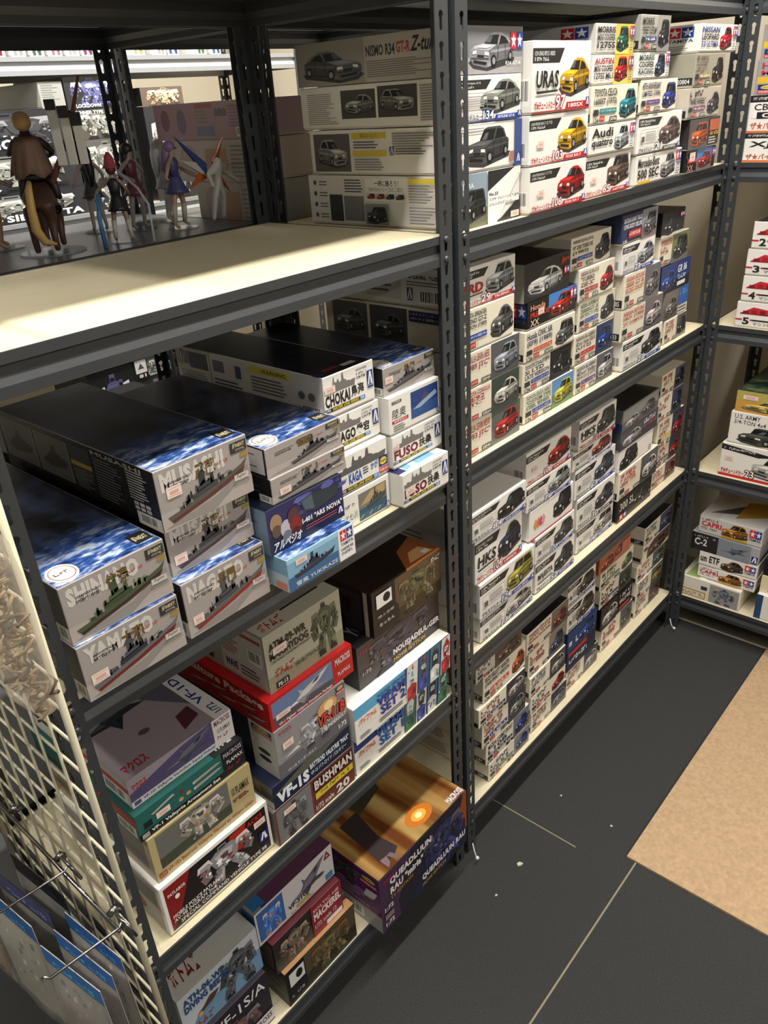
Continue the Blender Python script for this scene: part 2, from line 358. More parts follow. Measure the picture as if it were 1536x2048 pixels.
def mecha(F, x0, y0, x1, y1, pal, seed=1, n=46):
    """an invented generic machine: a standing shape of armour plates, limbs jointed to a torso"""
    rd = random.Random(seed); W = x1-x0; H = y1-y0; lean = rd.uniform(-.10, .10)
    def M(a, b): return (x0+W*min(1, max(0, a+lean*(b-.5))), y0+H*min(1, max(0, b)))
    base = sorted(pal, key=sum)
    def limb(pts, w0, w1, c):
        for i in range(len(pts)-1):
            (ax, ay), (bx, by) = pts[i], pts[i+1]; dx, dy = (bx-ax)*W*F.w, (by-ay)*H*F.h; L = math.hypot(dx, dy) or 1
            nx, ny = -dy/L, dx/L; wa = w0+(w1-w0)*i/max(1, len(pts)-1); wb = wa*1.15
            k = min(W*F.w, H*F.h)
            def o(px, py, s, q): return M(px+nx*s*q*k/(W*F.w), py+ny*s*q*k/(H*F.h))
            cc = sh(c, rd.uniform(.8, 1.15))
            F.poly([o(ax, ay, wa, 1), o(bx, by, wb, 1), o(bx, by, wb, -1), o(ax, ay, wa, -1)], cc, 'art', True)
            F.lay += 1
            F.poly([o(ax, ay, wa*.9, 1), o(bx, by, wb*.9, 1), o(bx, by, wb*.3, 1), o(ax, ay, wa*.3, 1)], sh(cc, 1.35), 'art', True)
    a, b = rd.uniform(-.06, .06), rd.uniform(-.06, .06); F.lay += 1
    d, m, l = base[0], base[len(base)//2], base[-1]
    limb([(.40, .42), (.33+a, .24), (.30+a, .04)], .10, .13, m); limb([(.60, .42), (.67+b, .24), (.70+b, .04)], .10, .13, m)
    limb([(.26, .74), (.16+b, .55), (.20+a, .36)], .09, .10, sh(m, .85)); limb([(.74, .74), (.85+a, .56), (.78+b, .38)], .09, .10, sh(m, .85))
    F.lay += 1; F.poly([M(.28, .78), M(.40, .88), M(.62, .88), M(.74, .78), M(.66, .50), M(.58, .40), M(.42, .40), M(.34, .50)], m)
    F.poly([M(.36, .76), M(.50, .82), M(.64, .76), M(.58, .58), M(.42, .58)], sh(m, 1.3)); F.poly([M(.44, .72), M(.56, .72), M(.54, .60), M(.46, .60)], d)
    for cx in (.22, .78): F.poly([M(cx-.11, .70), M(cx-.08, .84), M(cx+.08, .86), M(cx+.11, .70)], l); F.poly([M(cx-.09, .71), M(cx-.05, .78), M(cx+.06, .78), M(cx+.09, .71)], sh(l, .7))
    F.poly([M(.43, .86), M(.44, .97), M(.56, .97), M(.57, .86)], sh(m, .9)); F.poly([M(.45, .89), M(.45, .93), M(.55, .93), M(.55, .89)], sh(d, .5))
    for cx, bx in ((.30, a), (.70, b)): F.poly([M(cx+bx-.11, .0), M(cx+bx-.06, .10), M(cx+bx+.08, .10), M(cx+bx+.12, .0)], d)
    zones = [(.5, .62, .14, .16), (.33, .24, .07, .14), (.67, .24, .07, .14), (.2, .6, .07, .14), (.8, .6, .07, .14), (.5, .42, .10, .06)]
    for i in range(n):
        cx, cy, rx, ry = zones[i % 6]; cx += rd.uniform(-1, 1)*rx; cy += rd.uniform(-1, 1)*ry; k = rd.choice((3, 4, 4)); q = rd.uniform(.25, .8); a0 = rd.uniform(0, 6.3)
        F.poly([M(cx+rx*.5*q*math.cos(a0+6.28*j/k), cy+ry*.5*q*math.sin(a0+6.28*j/k)) for j in range(k)], sh(rd.choice(pal), rd.uniform(.6, 1.4)), 'art', i % 6 != 0)
def jet(F, x0, y0, x1, y1, col, seed=0):
    def M(p): return [(x0+(x1-x0)*a, y0+(y1-y0)*b) for a, b in p]
    F.poly(M([(.02, .25), (.30, .35), (.45, .62), (.98, .92), (.80, .58), (.70, .42), (.95, .30), (.60, .28), (.45, .05), (.38, .22)]), sh(col, .7))
    F.poly(M([(.30, .35), (.45, .58), (.98, .92), (.78, .58), (.55, .36)]), col); F.poly(M([(.62, .60), (.72, .74), (.80, .76), (.72, .62)]), (.1, .13, .2))
    F.poly(M([(.05, .27), (.30, .36), (.36, .28)]), sh(col, 1.2)); F.poly(M([(.45, .08), (.50, .26), (.58, .28)]), sh(col, .5)); F.poly(M([(.40, .50), (.36, .78), (.46, .60)]), sh(col, .85))
def photo(F, x0, y0, x1, y1, c1, c2, horizon=.45):
    F.rect(x0, y0, x1, y1, c1); F.rect(x0, y0, x1, y0+(y1-y0)*horizon, c2)
# ------------------------------------------------------------------ kit box builder
WHT = (.92, .91, .885); CRM = (.90, .875, .80); BLK = (.07, .07, .08); GRY = (.62, .60, .58)
USED = {}
def kit(x0, x1, y, z0, z1, design, look, where, lid=WHT, depth=.32, rz=0, yaw=0, group=None, topm=None, origin=None, traycol=None, name='model_kit_box'):
    W = x1-x0; H = z1-z0-.0008; D = depth
    t = empty(name, origin or (x0, y, z0), rz+yaw)
    lm = lidmat(lid)
    v, f = boxv(0, 0, .0035, W, D, H, .0011); o = fixn(mesh_obj('lid', v, f, lm, t))
    v, f = boxv(.0016, .0016, .0005, W-.0016, D-.0016, .02, .0006); fixn(mesh_obj('tray', v, f, lidmat(traycol or (.80, .78, .73)), t))
    fr = Face((0, 0, 0), (1, 0, 0), (0, 0, 1), (0, -1, 0), W, H)
    left = Face((0, D, 0), (0, -1, 0), (0, 0, 1), (-1, 0, 0), D, H, 'side_lettering', 'side_picture')
    top = Face((0, 0, H), (1, 0, 0), (0, 1, 0), (0, 0, 1), W, D, 'top_lettering', 'top_picture')
    if topm:
        v = [(.002, .002, H+.0001), (W-.002, .002, H+.0001), (W-.002, D-.002, H+.0001), (.002, D-.002, H+.0001)]
        mesh_obj('top_picture', v, [(0, 1, 2, 3)], topm, t)
        top.names['art'] = 'top_emblem'
    if design: design(fr, left, top)
    for F in (fr, left, top): F.build(t)
    lab = look + ', ' + where
    if lab in USED: print('DUP LABEL', lab)
    USED[lab] = 1
    tag(t, lab, 'box', group)
    return t
# ---- design templates: each returns f(front, left, top)
RED = (.72, .13, .15); BLUE = (.12, .25, .62); NAVY = (.12, .14, .34); ORG = (.85, .36, .14); GRN = (.16, .45, .26); PUR = (.34, .18, .50); TEAL = (.12, .50, .54); YEL = (.88, .72, .20); SIL = (.66, .67, .68); DGR = (.22, .23, .25)
def HS(lines, tc, strip, num, ccol, typ='sedan', sky=(.45, .46, .48), gnd=(.30, .30, .31), jp='', big=None, split=.55, cx=None, whitebg=False, sidex=None):
    def d(F, L, T):
        if not whitebg: photo(F, split, .0, 1, 1, sky, gnd)
        car(F, split+.04, .12, .98, .90, ccol, typ)
        n = len(lines); y1 = .93; y0 = .44 if not big else .5; hh = (y1-y0)/n
        for i, s in enumerate(lines): F.text(s, .04, y1-(i+1)*hh+hh*.14, split-.03 if len(s) > 7 else split*.75, y1-i*hh-hh*.04, tc, .02)
        if strip:
            F.rect(.16, .28, split-.03, .41, strip); F.text(jp or '~', .18, .305, split-.05, .385, (.95, .95, .92), .0)
        F.rect(.03, .24, .135, .40, (.20, .20, .22)); F.text('1:24', .03, .05, .135, .17, (.12, .12, .12), .03); F.rect(.16, .08, .27, .22, (.70, .22, .22)); F.text('LIMITED', .17, .12, .26, .18, (.95, .85, .82), 0)
        if num: F.rect(split-.17, .06, split-.015, .19, (.10, .10, .10)); F.text(num, split-.16, .08, split-.025, .17, (.93, .93, .90), .02)
        if big: F.text(big, .30, .1, split-.19, .2, (.1, .1, .1), .03)
        if sidex: sidex(L); return
        L.rect(.86, .08, .99, .30, (.15, .15, .16)); L.text(num or 'KIT', .88, .12, .97, .26, (.9, .9, .9), .01); L.lines(.3, .2, .6, .8, 5, (.5, .5, .48))
    return d
def AO(num, name, ccol, typ='sport', kind='t', stc=None, flag='~', mid=None, midc=(.12, .12, .12), carbox=(.46, .20, .98, .94), sheet=False):
    stc = stc or (RED if kind == 't' else BLUE); jp = 'ザ★チューンドカー' if kind == 't' else 'ザ★モデルカー'
    def d(F, L, T):
        F.poly([(.0, .70), (.0, .90), (.52, .90), (.44, .70)], (.14, .14, .15)); F.text(flag, .03, .80, .36, .86, (.92, .92, .9), 0); F.text('~~', .03, .73, .26, .78, (.85, .85, .85), 0)
        car(F, *carbox, ccol, typ)
        F.poly([(.56, .04), (1, .04), (1, .14), (.58, .14)], stc); F.rect(0, .02, 1, .035, stc)
        F.text(jp, .03, .06, .37, .19, stc if kind == 't' else (.30, .34, .42), .03); F.text(num, .385, .06, .545, .25, (.94, .94, .93), .02, .15, outline=stc)
        F.text(name, .61, .06, .88, .12, (.96, .96, .96), .02); F.alogo(.93, .05, .99, .19)
        if mid: F.text(mid, .05, .36, .42, .60, midc, .03, .1); F.poly([(.06, .28), (.40, .30), (.42, .33), (.05, .32)], (.2, .2, .2))
        elif kind == 'm':
            for a in ((.04, .28, .44, .29), (.04, .62, .44, .63), (.04, .28, .045, .63), (.435, .28, .44, .63)): F.rect(*a, (.55, .55, .56))
            F.rect(.07, .32, .13, .46, (.35, .35, .35)); F.lines(.16, .33, .41, .58, 5, (.62, .62, .62))
        if typ and kind == 't' and not mid: F.sticker(.12, .36, .23, .50)
        L.barcode(.90, .12, .985, .5); L.lines(.1, .2, .6, .8, 6, (.6, .6, .58))
    return d
def TM(lines, tc, ccol, typ='sedan', sky=None, logo=True, left=True, cb=(.52, .10, .86, .94), sub=None):
    def d(F, L, T):
        if sky: photo(F, .50, 0, 1, 1, *sky)
        car(F, *cb, ccol, typ)
        n = len(lines); hh = .74/n
        for i, s in enumerate(lines): F.text(s, .03, .90-(i+1)*hh+hh*.16, .48, .90-i*hh, tc[i % len(tc)], .025)
        if sub: F.rect(.04, .06, .30, .15, sub)
        if logo: F.stars(.87, .42, .985, .94)
        F.lines(.88, .1, .98, .34, 3, (.5, .5, .55))
        if left: L.stars(.77, .40, .95, .92); L.lines(.77, .1, .95, .3, 3, (.55, .55, .56)); L.lines(.1, .2, .5, .8, 6, (.62, .62, .6))
    return d
ST = lambda r, s: None
ORD = ['bottom box', 'second box up', 'third box up', 'fourth box up', 'fifth box up', 'sixth box up']
COLN = ['first stack', 'second stack', 'third stack', 'fourth stack', 'fifth stack']
SHN = {2: 'top visible shelf', 3: 'middle shelf', 4: 'third shelf down', 5: 'lowest shelf'}
def stack(shelf, ci, y, z, items, depth=.32):
    zb = z; rd = random.Random(shelf*10+ci)
    for i, it in enumerate(items):
        x0, x1, zt, look, lid, des = it[:6]; kw = it[6] if len(it) > 6 else {}
        o = 'top box' if i == len(items)-1 else ORD[i]
        kit(x0, x1, y+kw.pop('dy', rd.uniform(-.003, .003)), zb, zt, des, look, '%s, %s, %s, far rack' % (o, COLN[ci], SHN[shelf]), lid, kw.pop('depth', depth), yaw=rd.uniform(-.006, .006), group='car kit boxes stacked on the far rack', **kw)
        zb = zt
# ------------------------------------------------------------------ the room
def floor_poly():
    struct(box('floor', -4, -4, -.02, 1.64, 4, 0, CARPET))
floor_poly()
struct(box('trim_1', .197, -3.2, 0, 1.215, -.312, .006, TAN)); bpy.data.objects['trim_1']['label'] = 'tan carpet runner laid over the charcoal carpet'
struct(box('trim_2', -.40, -.338, 0, .197, -.334, .0012, SEAM)); struct(box('trim_3', .146, -.20, 0, .149, .06, .0012, SEAM))
struct(box('trim_4', 1.216, -2.2, 0, 1.220, -.012, .004, mat('pale_carpet_edge', (.74, .70, .60), .8))); struct(box('trim_5', 1.2205, -2.2, 0, 1.639, .40, .0012, mat('bare_taupe_floor', (.42, .40, .35), .7)))
struct(box('wall_right', 1.64, -4, 0, 1.74, 4, 2.75, WALL))
struct(box('wall_back', .62, .50, 0, 1.64, .56, 2.75, WALL))
struct(box('wall_far', -4, 2.55, 0, 1.64, 2.65, 2.75, WALL))
DWALL = mat('taupe_wall', (.52, .50, .46), .8)
struct(box('wall_left', -4.1, -4, 0, -4, 2.65, 2.75, DWALL)); struct(box('wall_front', -4, -4.1, 0, 1.74, -4, 2.75, DWALL))
struct(box('ceiling', -4.1, -4.1, 2.75, 1.74, 4, 2.85, CEIL))
# ------------------------------------------------------------------ shelving
PITCH = .0382; FW = .031
def keymod():
    bm = bmesh.new(); cx = FW*.54; h = PITCH
    out = [(0, 0), (FW, 0), (FW, h), (0, h)]
    cz = .0255; r = .0054; s = .0034; zb = .0085
    hole = []
    for k in range(9):
        a = math.radians(-50+280*k/8); hole.append((cx+r*math.cos(a), cz+r*math.sin(a)))
    for k in range(5):
        a = math.radians(180+180*k/4); hole.append((cx+s*math.cos(a), zb+s*math.sin(a)))
    vo = [bm.verts.new((x, z, 0)) for x, z in out]; vh = [bm.verts.new((x, z, 0)) for x, z in hole]
    es = [bm.edges.new((vo[i], vo[(i+1) % 4])) for i in range(4)] + [bm.edges.new((vh[i], vh[(i+1) % len(vh)])) for i in range(len(vh))]
    bmesh.ops.triangle_fill(bm, edges=es, use_beauty=True)
    bm.verts.index_update()
    v = [(q.co.x, q.co.y) for q in bm.verts]; f = [tuple(q.index for q in p.verts) for p in bm.faces]; bm.free()
    return v, f, len(hole)
KV, KF, KN = keymod()
POSTM = {}
def post_mesh(sx, sy, ztop):
    k = (sx, sy, ztop)
    if k in POSTM: return POSTM[k]
    v = []; f = []; t = .0018; n = int(ztop/PITCH)+1
    for fl in (0, 1):
        for i in range(n):
            for side in (0, 1):
                o = len(v)
                for (a, b) in KV:
                    z = b+i*PITCH; d = side*t
                    v.append((sx*a, sy*d, z) if fl == 0 else (sx*d, sy*a, z))
                f += [tuple(q+o for q in p) for p in KF]
            o1 = len(v)-2*len(KV); o2 = len(v)-len(KV)
            for q in range(KN):
                a, b = 4+q, 4+(q+1) % KN; f.append((o1+a, o1+b, o2+b, o2+a))
        # outer free edge
        o = len(v); H = n*PITCH
        e = [(FW, 0, 0), (FW, t, 0), (FW, t, H), (FW, 0, H)]
        v += [((sx*a, sy*b, c) if fl == 0 else (sx*b, sy*a, c)) for a, b, c in e]; f.append((o, o+1, o+2, o+3))
    me = bpy.data.meshes.new('post'); me.from_pydata(v, [], f); me.materials.append(STEEL); POSTM[k] = me
    return me
PROF = [(0, 0), (0, -.012), (.005, -.015), (.005, -.024), (0, -.034), (0, -.047), (.003, -.047), (.003, -.036), (.008, -.026), (.008, -.014), (.025, -.012), (.025, -.0095), (.003, -.0095), (.003, 0)]
def beam(parent, p0, axis, L, z, inward, name='beam', m=None):
    """profile extruded along axis; inward = direction (dx,dy) into the rack"""
    v = []; n = len(PROF)
    for e in (0, 1):
        for (d, h) in PROF:
            x = p0[0]+axis[0]*L*e+inward[0]*d; y = p0[1]+axis[1]*L*e+inward[1]*d; v.append((x, y, z+h))
    f = [(i, (i+1) % n, n+(i+1) % n, n+i) for i in range(n)] + [tuple(range(n)), tuple(range(2*n-1, n-1, -1))]
    return fixn(mesh_obj(name, v, f, m or STEEL, parent))
RIV = lathe([(.0058, 0), (.0058, .0016), (.0046, .0034), (.002, .0042)], 10)
RM = bpy.data.meshes.new('rivet'); RM.from_pydata(RIV[0], [], RIV[1]); RM.materials.append(STEEL)
def rack(label, X0, X1, D, levels, loc=(0, 0, 0), rz=0, ztop=2.25, boards=True, frontriv=True, board=BOARD, beamm=None, skipback=()):
    t = empty('shelving_unit', loc, rz); tag(t, label, 'shelf', 'boltless steel racks')
    for (x, sx) in ((X0, 1), (X1, -1)):
        for (y, sy) in ((0, 1), (D, -1)):
            o = bpy.data.objects.new('post', post_mesh(sx, sy, ztop)); COL.objects.link(o); o.parent = t; o.location = (x, y, 0)
            if y == 0 and frontriv:
                for z in levels:
                    for dz in (-.006, -.037):
                        r = bpy.data.objects.new('rivet', RM); COL.objects.link(r); r.parent = o; r.location = (sx*FW*.56, 0, z+dz); r.rotation_euler = (math.pi/2, 0, 0)
    for z in levels:
        beam(t, (X0+.002, .002), (1, 0), X1-X0-.004, z, (0, 1), m=beamm); beam(t, (X0+.002, D-.002), (1, 0), X1-X0-.004, z, (0, -1), m=beamm)
        beam(t, (X0+.002, .012), (0, 1), D-.024, z, (1, 0), 'side_beam'); beam(t, (X1-.002, .012), (0, 1), D-.024, z, (-1, 0), 'side_beam')
        if boards: box('shelf_board', X0+.006, .0055, z-.0092, X1-.006, D-.0055, z-.0004, SBOARD if z > 1.8 else board, t, .0006)
    for (x, sx) in ((X0, 1), (X1, -1)):
        for y in (0, D): box('foot', x+sx*.001-.004, min(y, y-.004*0)-.004, -.0, x+sx*(FW+.002)+.004, y+.004 if y == 0 else y+.004, .004, mat('black_plastic_foot', (.08, .08, .08), .5), t) if False else None
    return t
LA = [.123, .541, 1.052, 1.482, 1.852]; LB = [.135, .5955, 1.053, 1.477, 1.852]
rack('near dark steel rack holding ship boxes and robot boxes, beside the wire grid', -.857, -.048, .44, LA)
rack('far dark steel rack full of car boxes in five stacks per shelf', -.031, 1.167, .44, LB)
rack('dark steel rack along the right wall, set square to the far rack', 0, 1.2, .45, LB, (1.16, -.002, 0), -math.pi/2)
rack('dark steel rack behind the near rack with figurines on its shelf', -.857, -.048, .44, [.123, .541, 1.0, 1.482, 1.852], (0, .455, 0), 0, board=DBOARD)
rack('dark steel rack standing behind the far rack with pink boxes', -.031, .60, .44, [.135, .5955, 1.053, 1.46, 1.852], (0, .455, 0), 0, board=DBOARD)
rack('brightly lit rack across the rear aisle with robot kit boxes', -.60, 1.2, .45, [.2, .60, 1.0, 1.42, 1.842], (0, 1.6, 0), 0, board=BOARD, beamm=mat('grey_painted_beam', (.55, .56, .57), .4))
# ------------------------------------------------------------------ far rack: upper shelf
def nismo(F, L, T):
    photo(F, 0, 0, 1, 1, (.50, .50, .52), (.66, .65, .65), .35); car(F, .18, .10, .86, .96, (.62, .62, .65)); F.stars(.80, .52, .985, .88, False); F.text('R34 GT-R', .72, .18, .96, .26, (.9, .9, .9), .01)
    L.rect(0, 0, 1, 1, (.60, .58, .56)); car(L, .05, .08, .46, .86, (.42, .42, .44), mirror=True); L.rect(.47, 0, 1, 1, (.70, .68, .66))
    L.text('NISMO R34', .48, .56, .66, .80, (.16, .16, .18), .03); L.text('GT-R', .67, .58, .75, .82, (.70, .16, .20), .03); L.text('Z-tune', .76, .58, .92, .90, (.12, .12, .13), .03, .25)
    L.lines(.48, .10, .92, .48, 8, (.45, .44, .43)); L.stars(.935, .5, .998, .9, False); L.text('TAMIYA', .935, .34, 1.0, .46, (.3, .35, .5), .01)
def side_photos(F, L, T):
    AO('134', 'SKYLINE GT-R', (.56, .57, .54), 'sport', 'm', flag='ニッサン R34 Skyline GT-R', carbox=(.34, .2, .98, .97))(F, L, T)
    L.b = {}; L.lines(.05, .12, .27, .85, 16, (.6, .6, .58)); L.rect(.29, .24, .52, .88, (.28, .27, .27)); L.rect(.535, .24, .78, .92, (.28, .27, .27)); car(L, .31, .34, .51, .82, (.60, .59, .57)); car(L, .55, .36, .77, .86, (.60, .59, .57), 'sedan', True); L.lines(.80, .12, .97, .9, 14, (.55, .55, .54))
def hakosuka(F, L, T):
    car(F, .12, .12, .80, .94, (.30, .30, .31), 'sedan'); F.rect(.88, 0, 1, 1, (.20, .30, .55)); F.text('C10', .02, .06, .10, .2, (.2, .25, .4), .02); F.alogo(.91, .05, .98, .28); F.lines(.03, .82, .4, .92, 2, (.6, .6, .6)); F.rect(.80, .12, .87, .34, (.68, .45, .40))
    L.rect(.03, .08, .30, .92, (.38, .37, .36)); car(L, .06, .18, .28, .82, (.66, .65, .63), 'sedan', True); L.rect(.32, .80, .56, .93, (.86, .76, .28)); L.rect(.32, .42, .56, .54, (.86, .76, .28)); L.text('製品のついて', .38, .82, .5, .91, (.3, .28, .2), 0); L.lines(.33, .58, .54, .76, 3, (.4, .4, .4)); L.lines(.33, .1, .54, .38, 5, (.55, .55, .55)); L.lines(.60, .6, .9, .92, 6, (.5, .5, .5)); L.alogo(.58, .44, .61, .62); L.lines(.62, .44, .86, .6, 3, (.35, .35, .38)); L.barcode(.94, .15, .995, .42)
def jimny(F, L, T):
    photo(F, 0, 0, .46, 1, (.55, .62, .68), (.42, .42, .34), .35); car(F, -.02 if False else .0, .12, .44, .72, (.20, .22, .20), 'truck'); F.text('SIERRA', .02, .74, .24, .84, (.92, .92, .92), .02)
    F.poly([(.46, 0), (.46, 1), (1, 1), (1, .88), (.60, .0)], (.93, .93, .92)); F.poly([(.46, .62), (.46, 1), (.9, 1)], (.15, .15, .16)); F.poly([(.62, .0), (1, .42), (1, 0)], (.14, .14, .15)); F.rect(.46, .34, .98, .46, (.93, .93, .92)); F.text('スズキ ジムニーシエラ JB74', .48, .42, .97, .49, (.12, .12, .12), .01); F.text('(ジャングルグリーン)', .48, .33, .86, .39, (.12, .12, .12), .01); F.text('No.23', .48, .53, .62, .59, (.12, .12, .12), .02); F.sticker(.84, .03, .98, .15)
    for k in range(4): L.ell(.05, .85-k*.22, .012, .05, (.35, .35, .35)); L.lines(.08, .78-k*.22, .14, .9-k*.22, 2, (.5, .5, .5))
    L.rect(.155, .08, .25, .62, (.22, .22, .22)); L.rect(.26, .10, .40, .60, (.50, .50, .52)); L.lines(.27, .66, .40, .94, 5, (.35, .36, .45))
    L.rect(.415, .52, .70, .95, (.97, .97, .95)); L.text('一緒に飾ろう！', .48, .80, .64, .92, (.15, .15, .15), .01); L.text('1/24 SUVシリーズのご紹介', .44, .70, .67, .79, (.15, .15, .15), 0)
    for k, c in enumerate((RED, (.75, .3, .25), DGR, (.3, .3, .32))): L.rect(.425+k*.067, .55, .485+k*.067, .67, (.8, .8, .8)); car(L, .427+k*.067, .555, .484+k*.067, .66, c, 'truck', shadow=False)
    L.rect(.42, .06, .58, .46, (.55, .55, .55)); car(L, .43, .08, .57, .42, (.25, .25, .26), 'truck'); L.rect(.72, .88, .90, .96, (.88, .80, .22)); L.lines(.72, .5, .9, .86, 7, (.5, .5, .5)); L.lines(.72, .1, .9, .45, 6, (.55, .55, .55)); L.text('SUZUKI', .93, .38, 1.0, .46, (.15, .2, .5), .03); L.barcode(.95, .04, .995, .22)
stack(2, 0, .02, 1.477, [
 (-.005, .184, 1.563, 'box with dark off-roader', WHT, jimny, dict(depth=.345, dy=0)),
 (-.005, .187, 1.637, 'white box with boxy grey coupe', WHT, hakosuka, dict(depth=.33, dy=0)),
 (-.005, .184, 1.706, 'white box with silver-green coupe, 134', WHT, side_photos, dict(depth=.345, dy=0)),
 (-.005, .186, 1.773, 'grey box with silver coupe', (.62, .61, .60), nismo, dict(depth=.345, dy=0))], .34)
stack(2, 1, .005, 1.477, [
 (.191, .396, 1.557, 'white box with red sports car, 106', WHT, AO('106', 'FD3S RX-7', (.70, .14, .15), flag='1/24 FD3S RX-7 エアロ')),
 (.189, .399, 1.640, 'white box, yellow sports car, 103', WHT, AO('103', 'FD3S RX-7', (.86, .66, .12), flag='1/24 FD3S RX-7 エアロ')),
 (.191, .393, 1.752, 'tall white box with yellow coupe, 97', WHT, AO('97', '180SX', (.84, .64, .14), flag='1/24 URAS RPS13 180SX', mid='URAS', carbox=(.44, .24, .99, .82)))])
stack(2, 2, .006, 1.477, [
 (.405, .598, 1.555, 'white box with orange-grey truck, 65', WHT, AO('65', '~', (.42, .34, .30), 'truck', flag='~')),
 (.406, .602, 1.610, 'white box with silver rally car', WHT, TM(['Audi', 'quattro'], [(.12, .12, .12)], (.72, .75, .78))),
 (.407, .598, 1.678, 'cream box with teal coupe', CRM, HS(['TOYOTA CELICA', '1600ST (1973)'], (.15, .15, .18), TEAL, '20766', (.16, .52, .58), 'sedan', whitebg=True, jp='トヨタ セリカ 1600ST (1973)')),
 (.408, .574, 1.729, 'white box with red small car', WHT, TM(['AUSTIN', 'MINI COOPER', '1275S Mk.I'], [(.62, .18, .22), (.15, .15, .18), (.2, .2, .2)], (.80, .14, .16), 'mini', ((.82, .70, .28), (.86, .76, .35)))),
 (.417, .572, 1.780, 'white box with green small car', (.80, .79, .77), TM(['MORRIS', 'MINI COOPER', '1275S'], [(.14, .14, .14), (.25, .25, .25)], (.20, .42, .34), 'mini', ((.84, .72, .30), (.88, .80, .40))))])
stack(2, 3, .0, 1.477, [
 (.619, .858, 1.539, 'white box with silver sedan, 500', WHT, TM(['Mercedes-Benz', '500 SEC'], [(.14, .14, .14)], (.62, .62, .62), sub=YEL)),
 (.614, .832, 1.618, 'white box with gull-wing car, 21', WHT, AO('21', '~', (.44, .36, .34), 'sport', 'm', (.25, .25, .26), flag='~')),
 (.606, .787, 1.682, 'cream box with blue small car', CRM, HS(['40TH ANNIVERSARY', 'LIMITED (1999)'], (.15, .16, .30), PUR, '20765', (.22, .28, .62), 'mini', whitebg=True, jp='ミニ 40th アニバーサリー')),
 (.582, .732, 1.732, 'white box with navy small car', WHT, TM(['MORRIS', 'COOPER', 'RACING'], [(.20, .32, .30), (.15, .15, .18)], (.24, .30, .40), 'mini')),
 (.580, .716, 1.796, 'grey box with dark small car', (.66, .65, .62), HS(['MORRIS', '"STREET CUSTOM"'], (.2, .2, .2), (.2, .3, .5), '20769', (.2, .21, .24), 'mini', (.60, .58, .54), (.55, .54, .52)))])
stack(2, 4, -.005, 1.477, [
 (.868, 1.052, 1.528, 'dark box, red and blue photo', BLK, lambda F, L, T: (photo(F, .36, 0, .88, 1, (.25, .48, .75), (.45, .42, .40), .5), car(F, .40, .14, .86, .88, (.72, .16, .16), 'sedan'), F.text('XX', .05, .1, .24, .36, (.80, .55, .42), .02), F.stars(.88, .45, .99, .92), F.rect(.04, .45, .34, .65, (.68, .16, .18), 'let'), F.sticker(.10, .52, .28, .9))),
 (.863, 1.050, 1.594, 'dark box with orange car', (.20, .18, .18), lambda F, L, T: (photo(F, 0, 0, .62, 1, (.30, .28, .28), (.36, .33, .31), .4), car(F, .06, .1, .62, .88, (.80, .36, .16), 'truck'), F.rect(.64, .55, .98, .92, (.72, .36, .24)), F.text('~', .65, .40, .97, .52, (.86, .66, .2), .02), F.lines(.65, .1, .95, .36, 3, (.8, .78, .74)))),
 (.838, 1.030, 1.659, 'beige box with dark roadster', (.74, .71, .66), HS(['~', '"WIRE WHEEL"'], (.22, .22, .22), (.48, .20, .42), '20737', (.32, .31, .32), 'sport', (.72, .70, .66), (.66, .64, .60), whitebg=True)),
 (.855, 1.030, 1.727, 'grey-green box with black car', (.62, .61, .55), HS(['~', 'COLOR"', '~~'], (.42, .38, .34), (.66, .58, .36), '20804', (.13, .14, .15), 'sedan', whitebg=True)),
 (.869, 1.090, 1.784, 'white box with red luxury coupe', WHT, TM(['NISSAN', 'LEOPARD', '3.0 ULTIMA'], [(.22, .26, .52), (.14, .14, .16), (.24, .28, .56)], (.80, .16, .24), 'sedan'))])
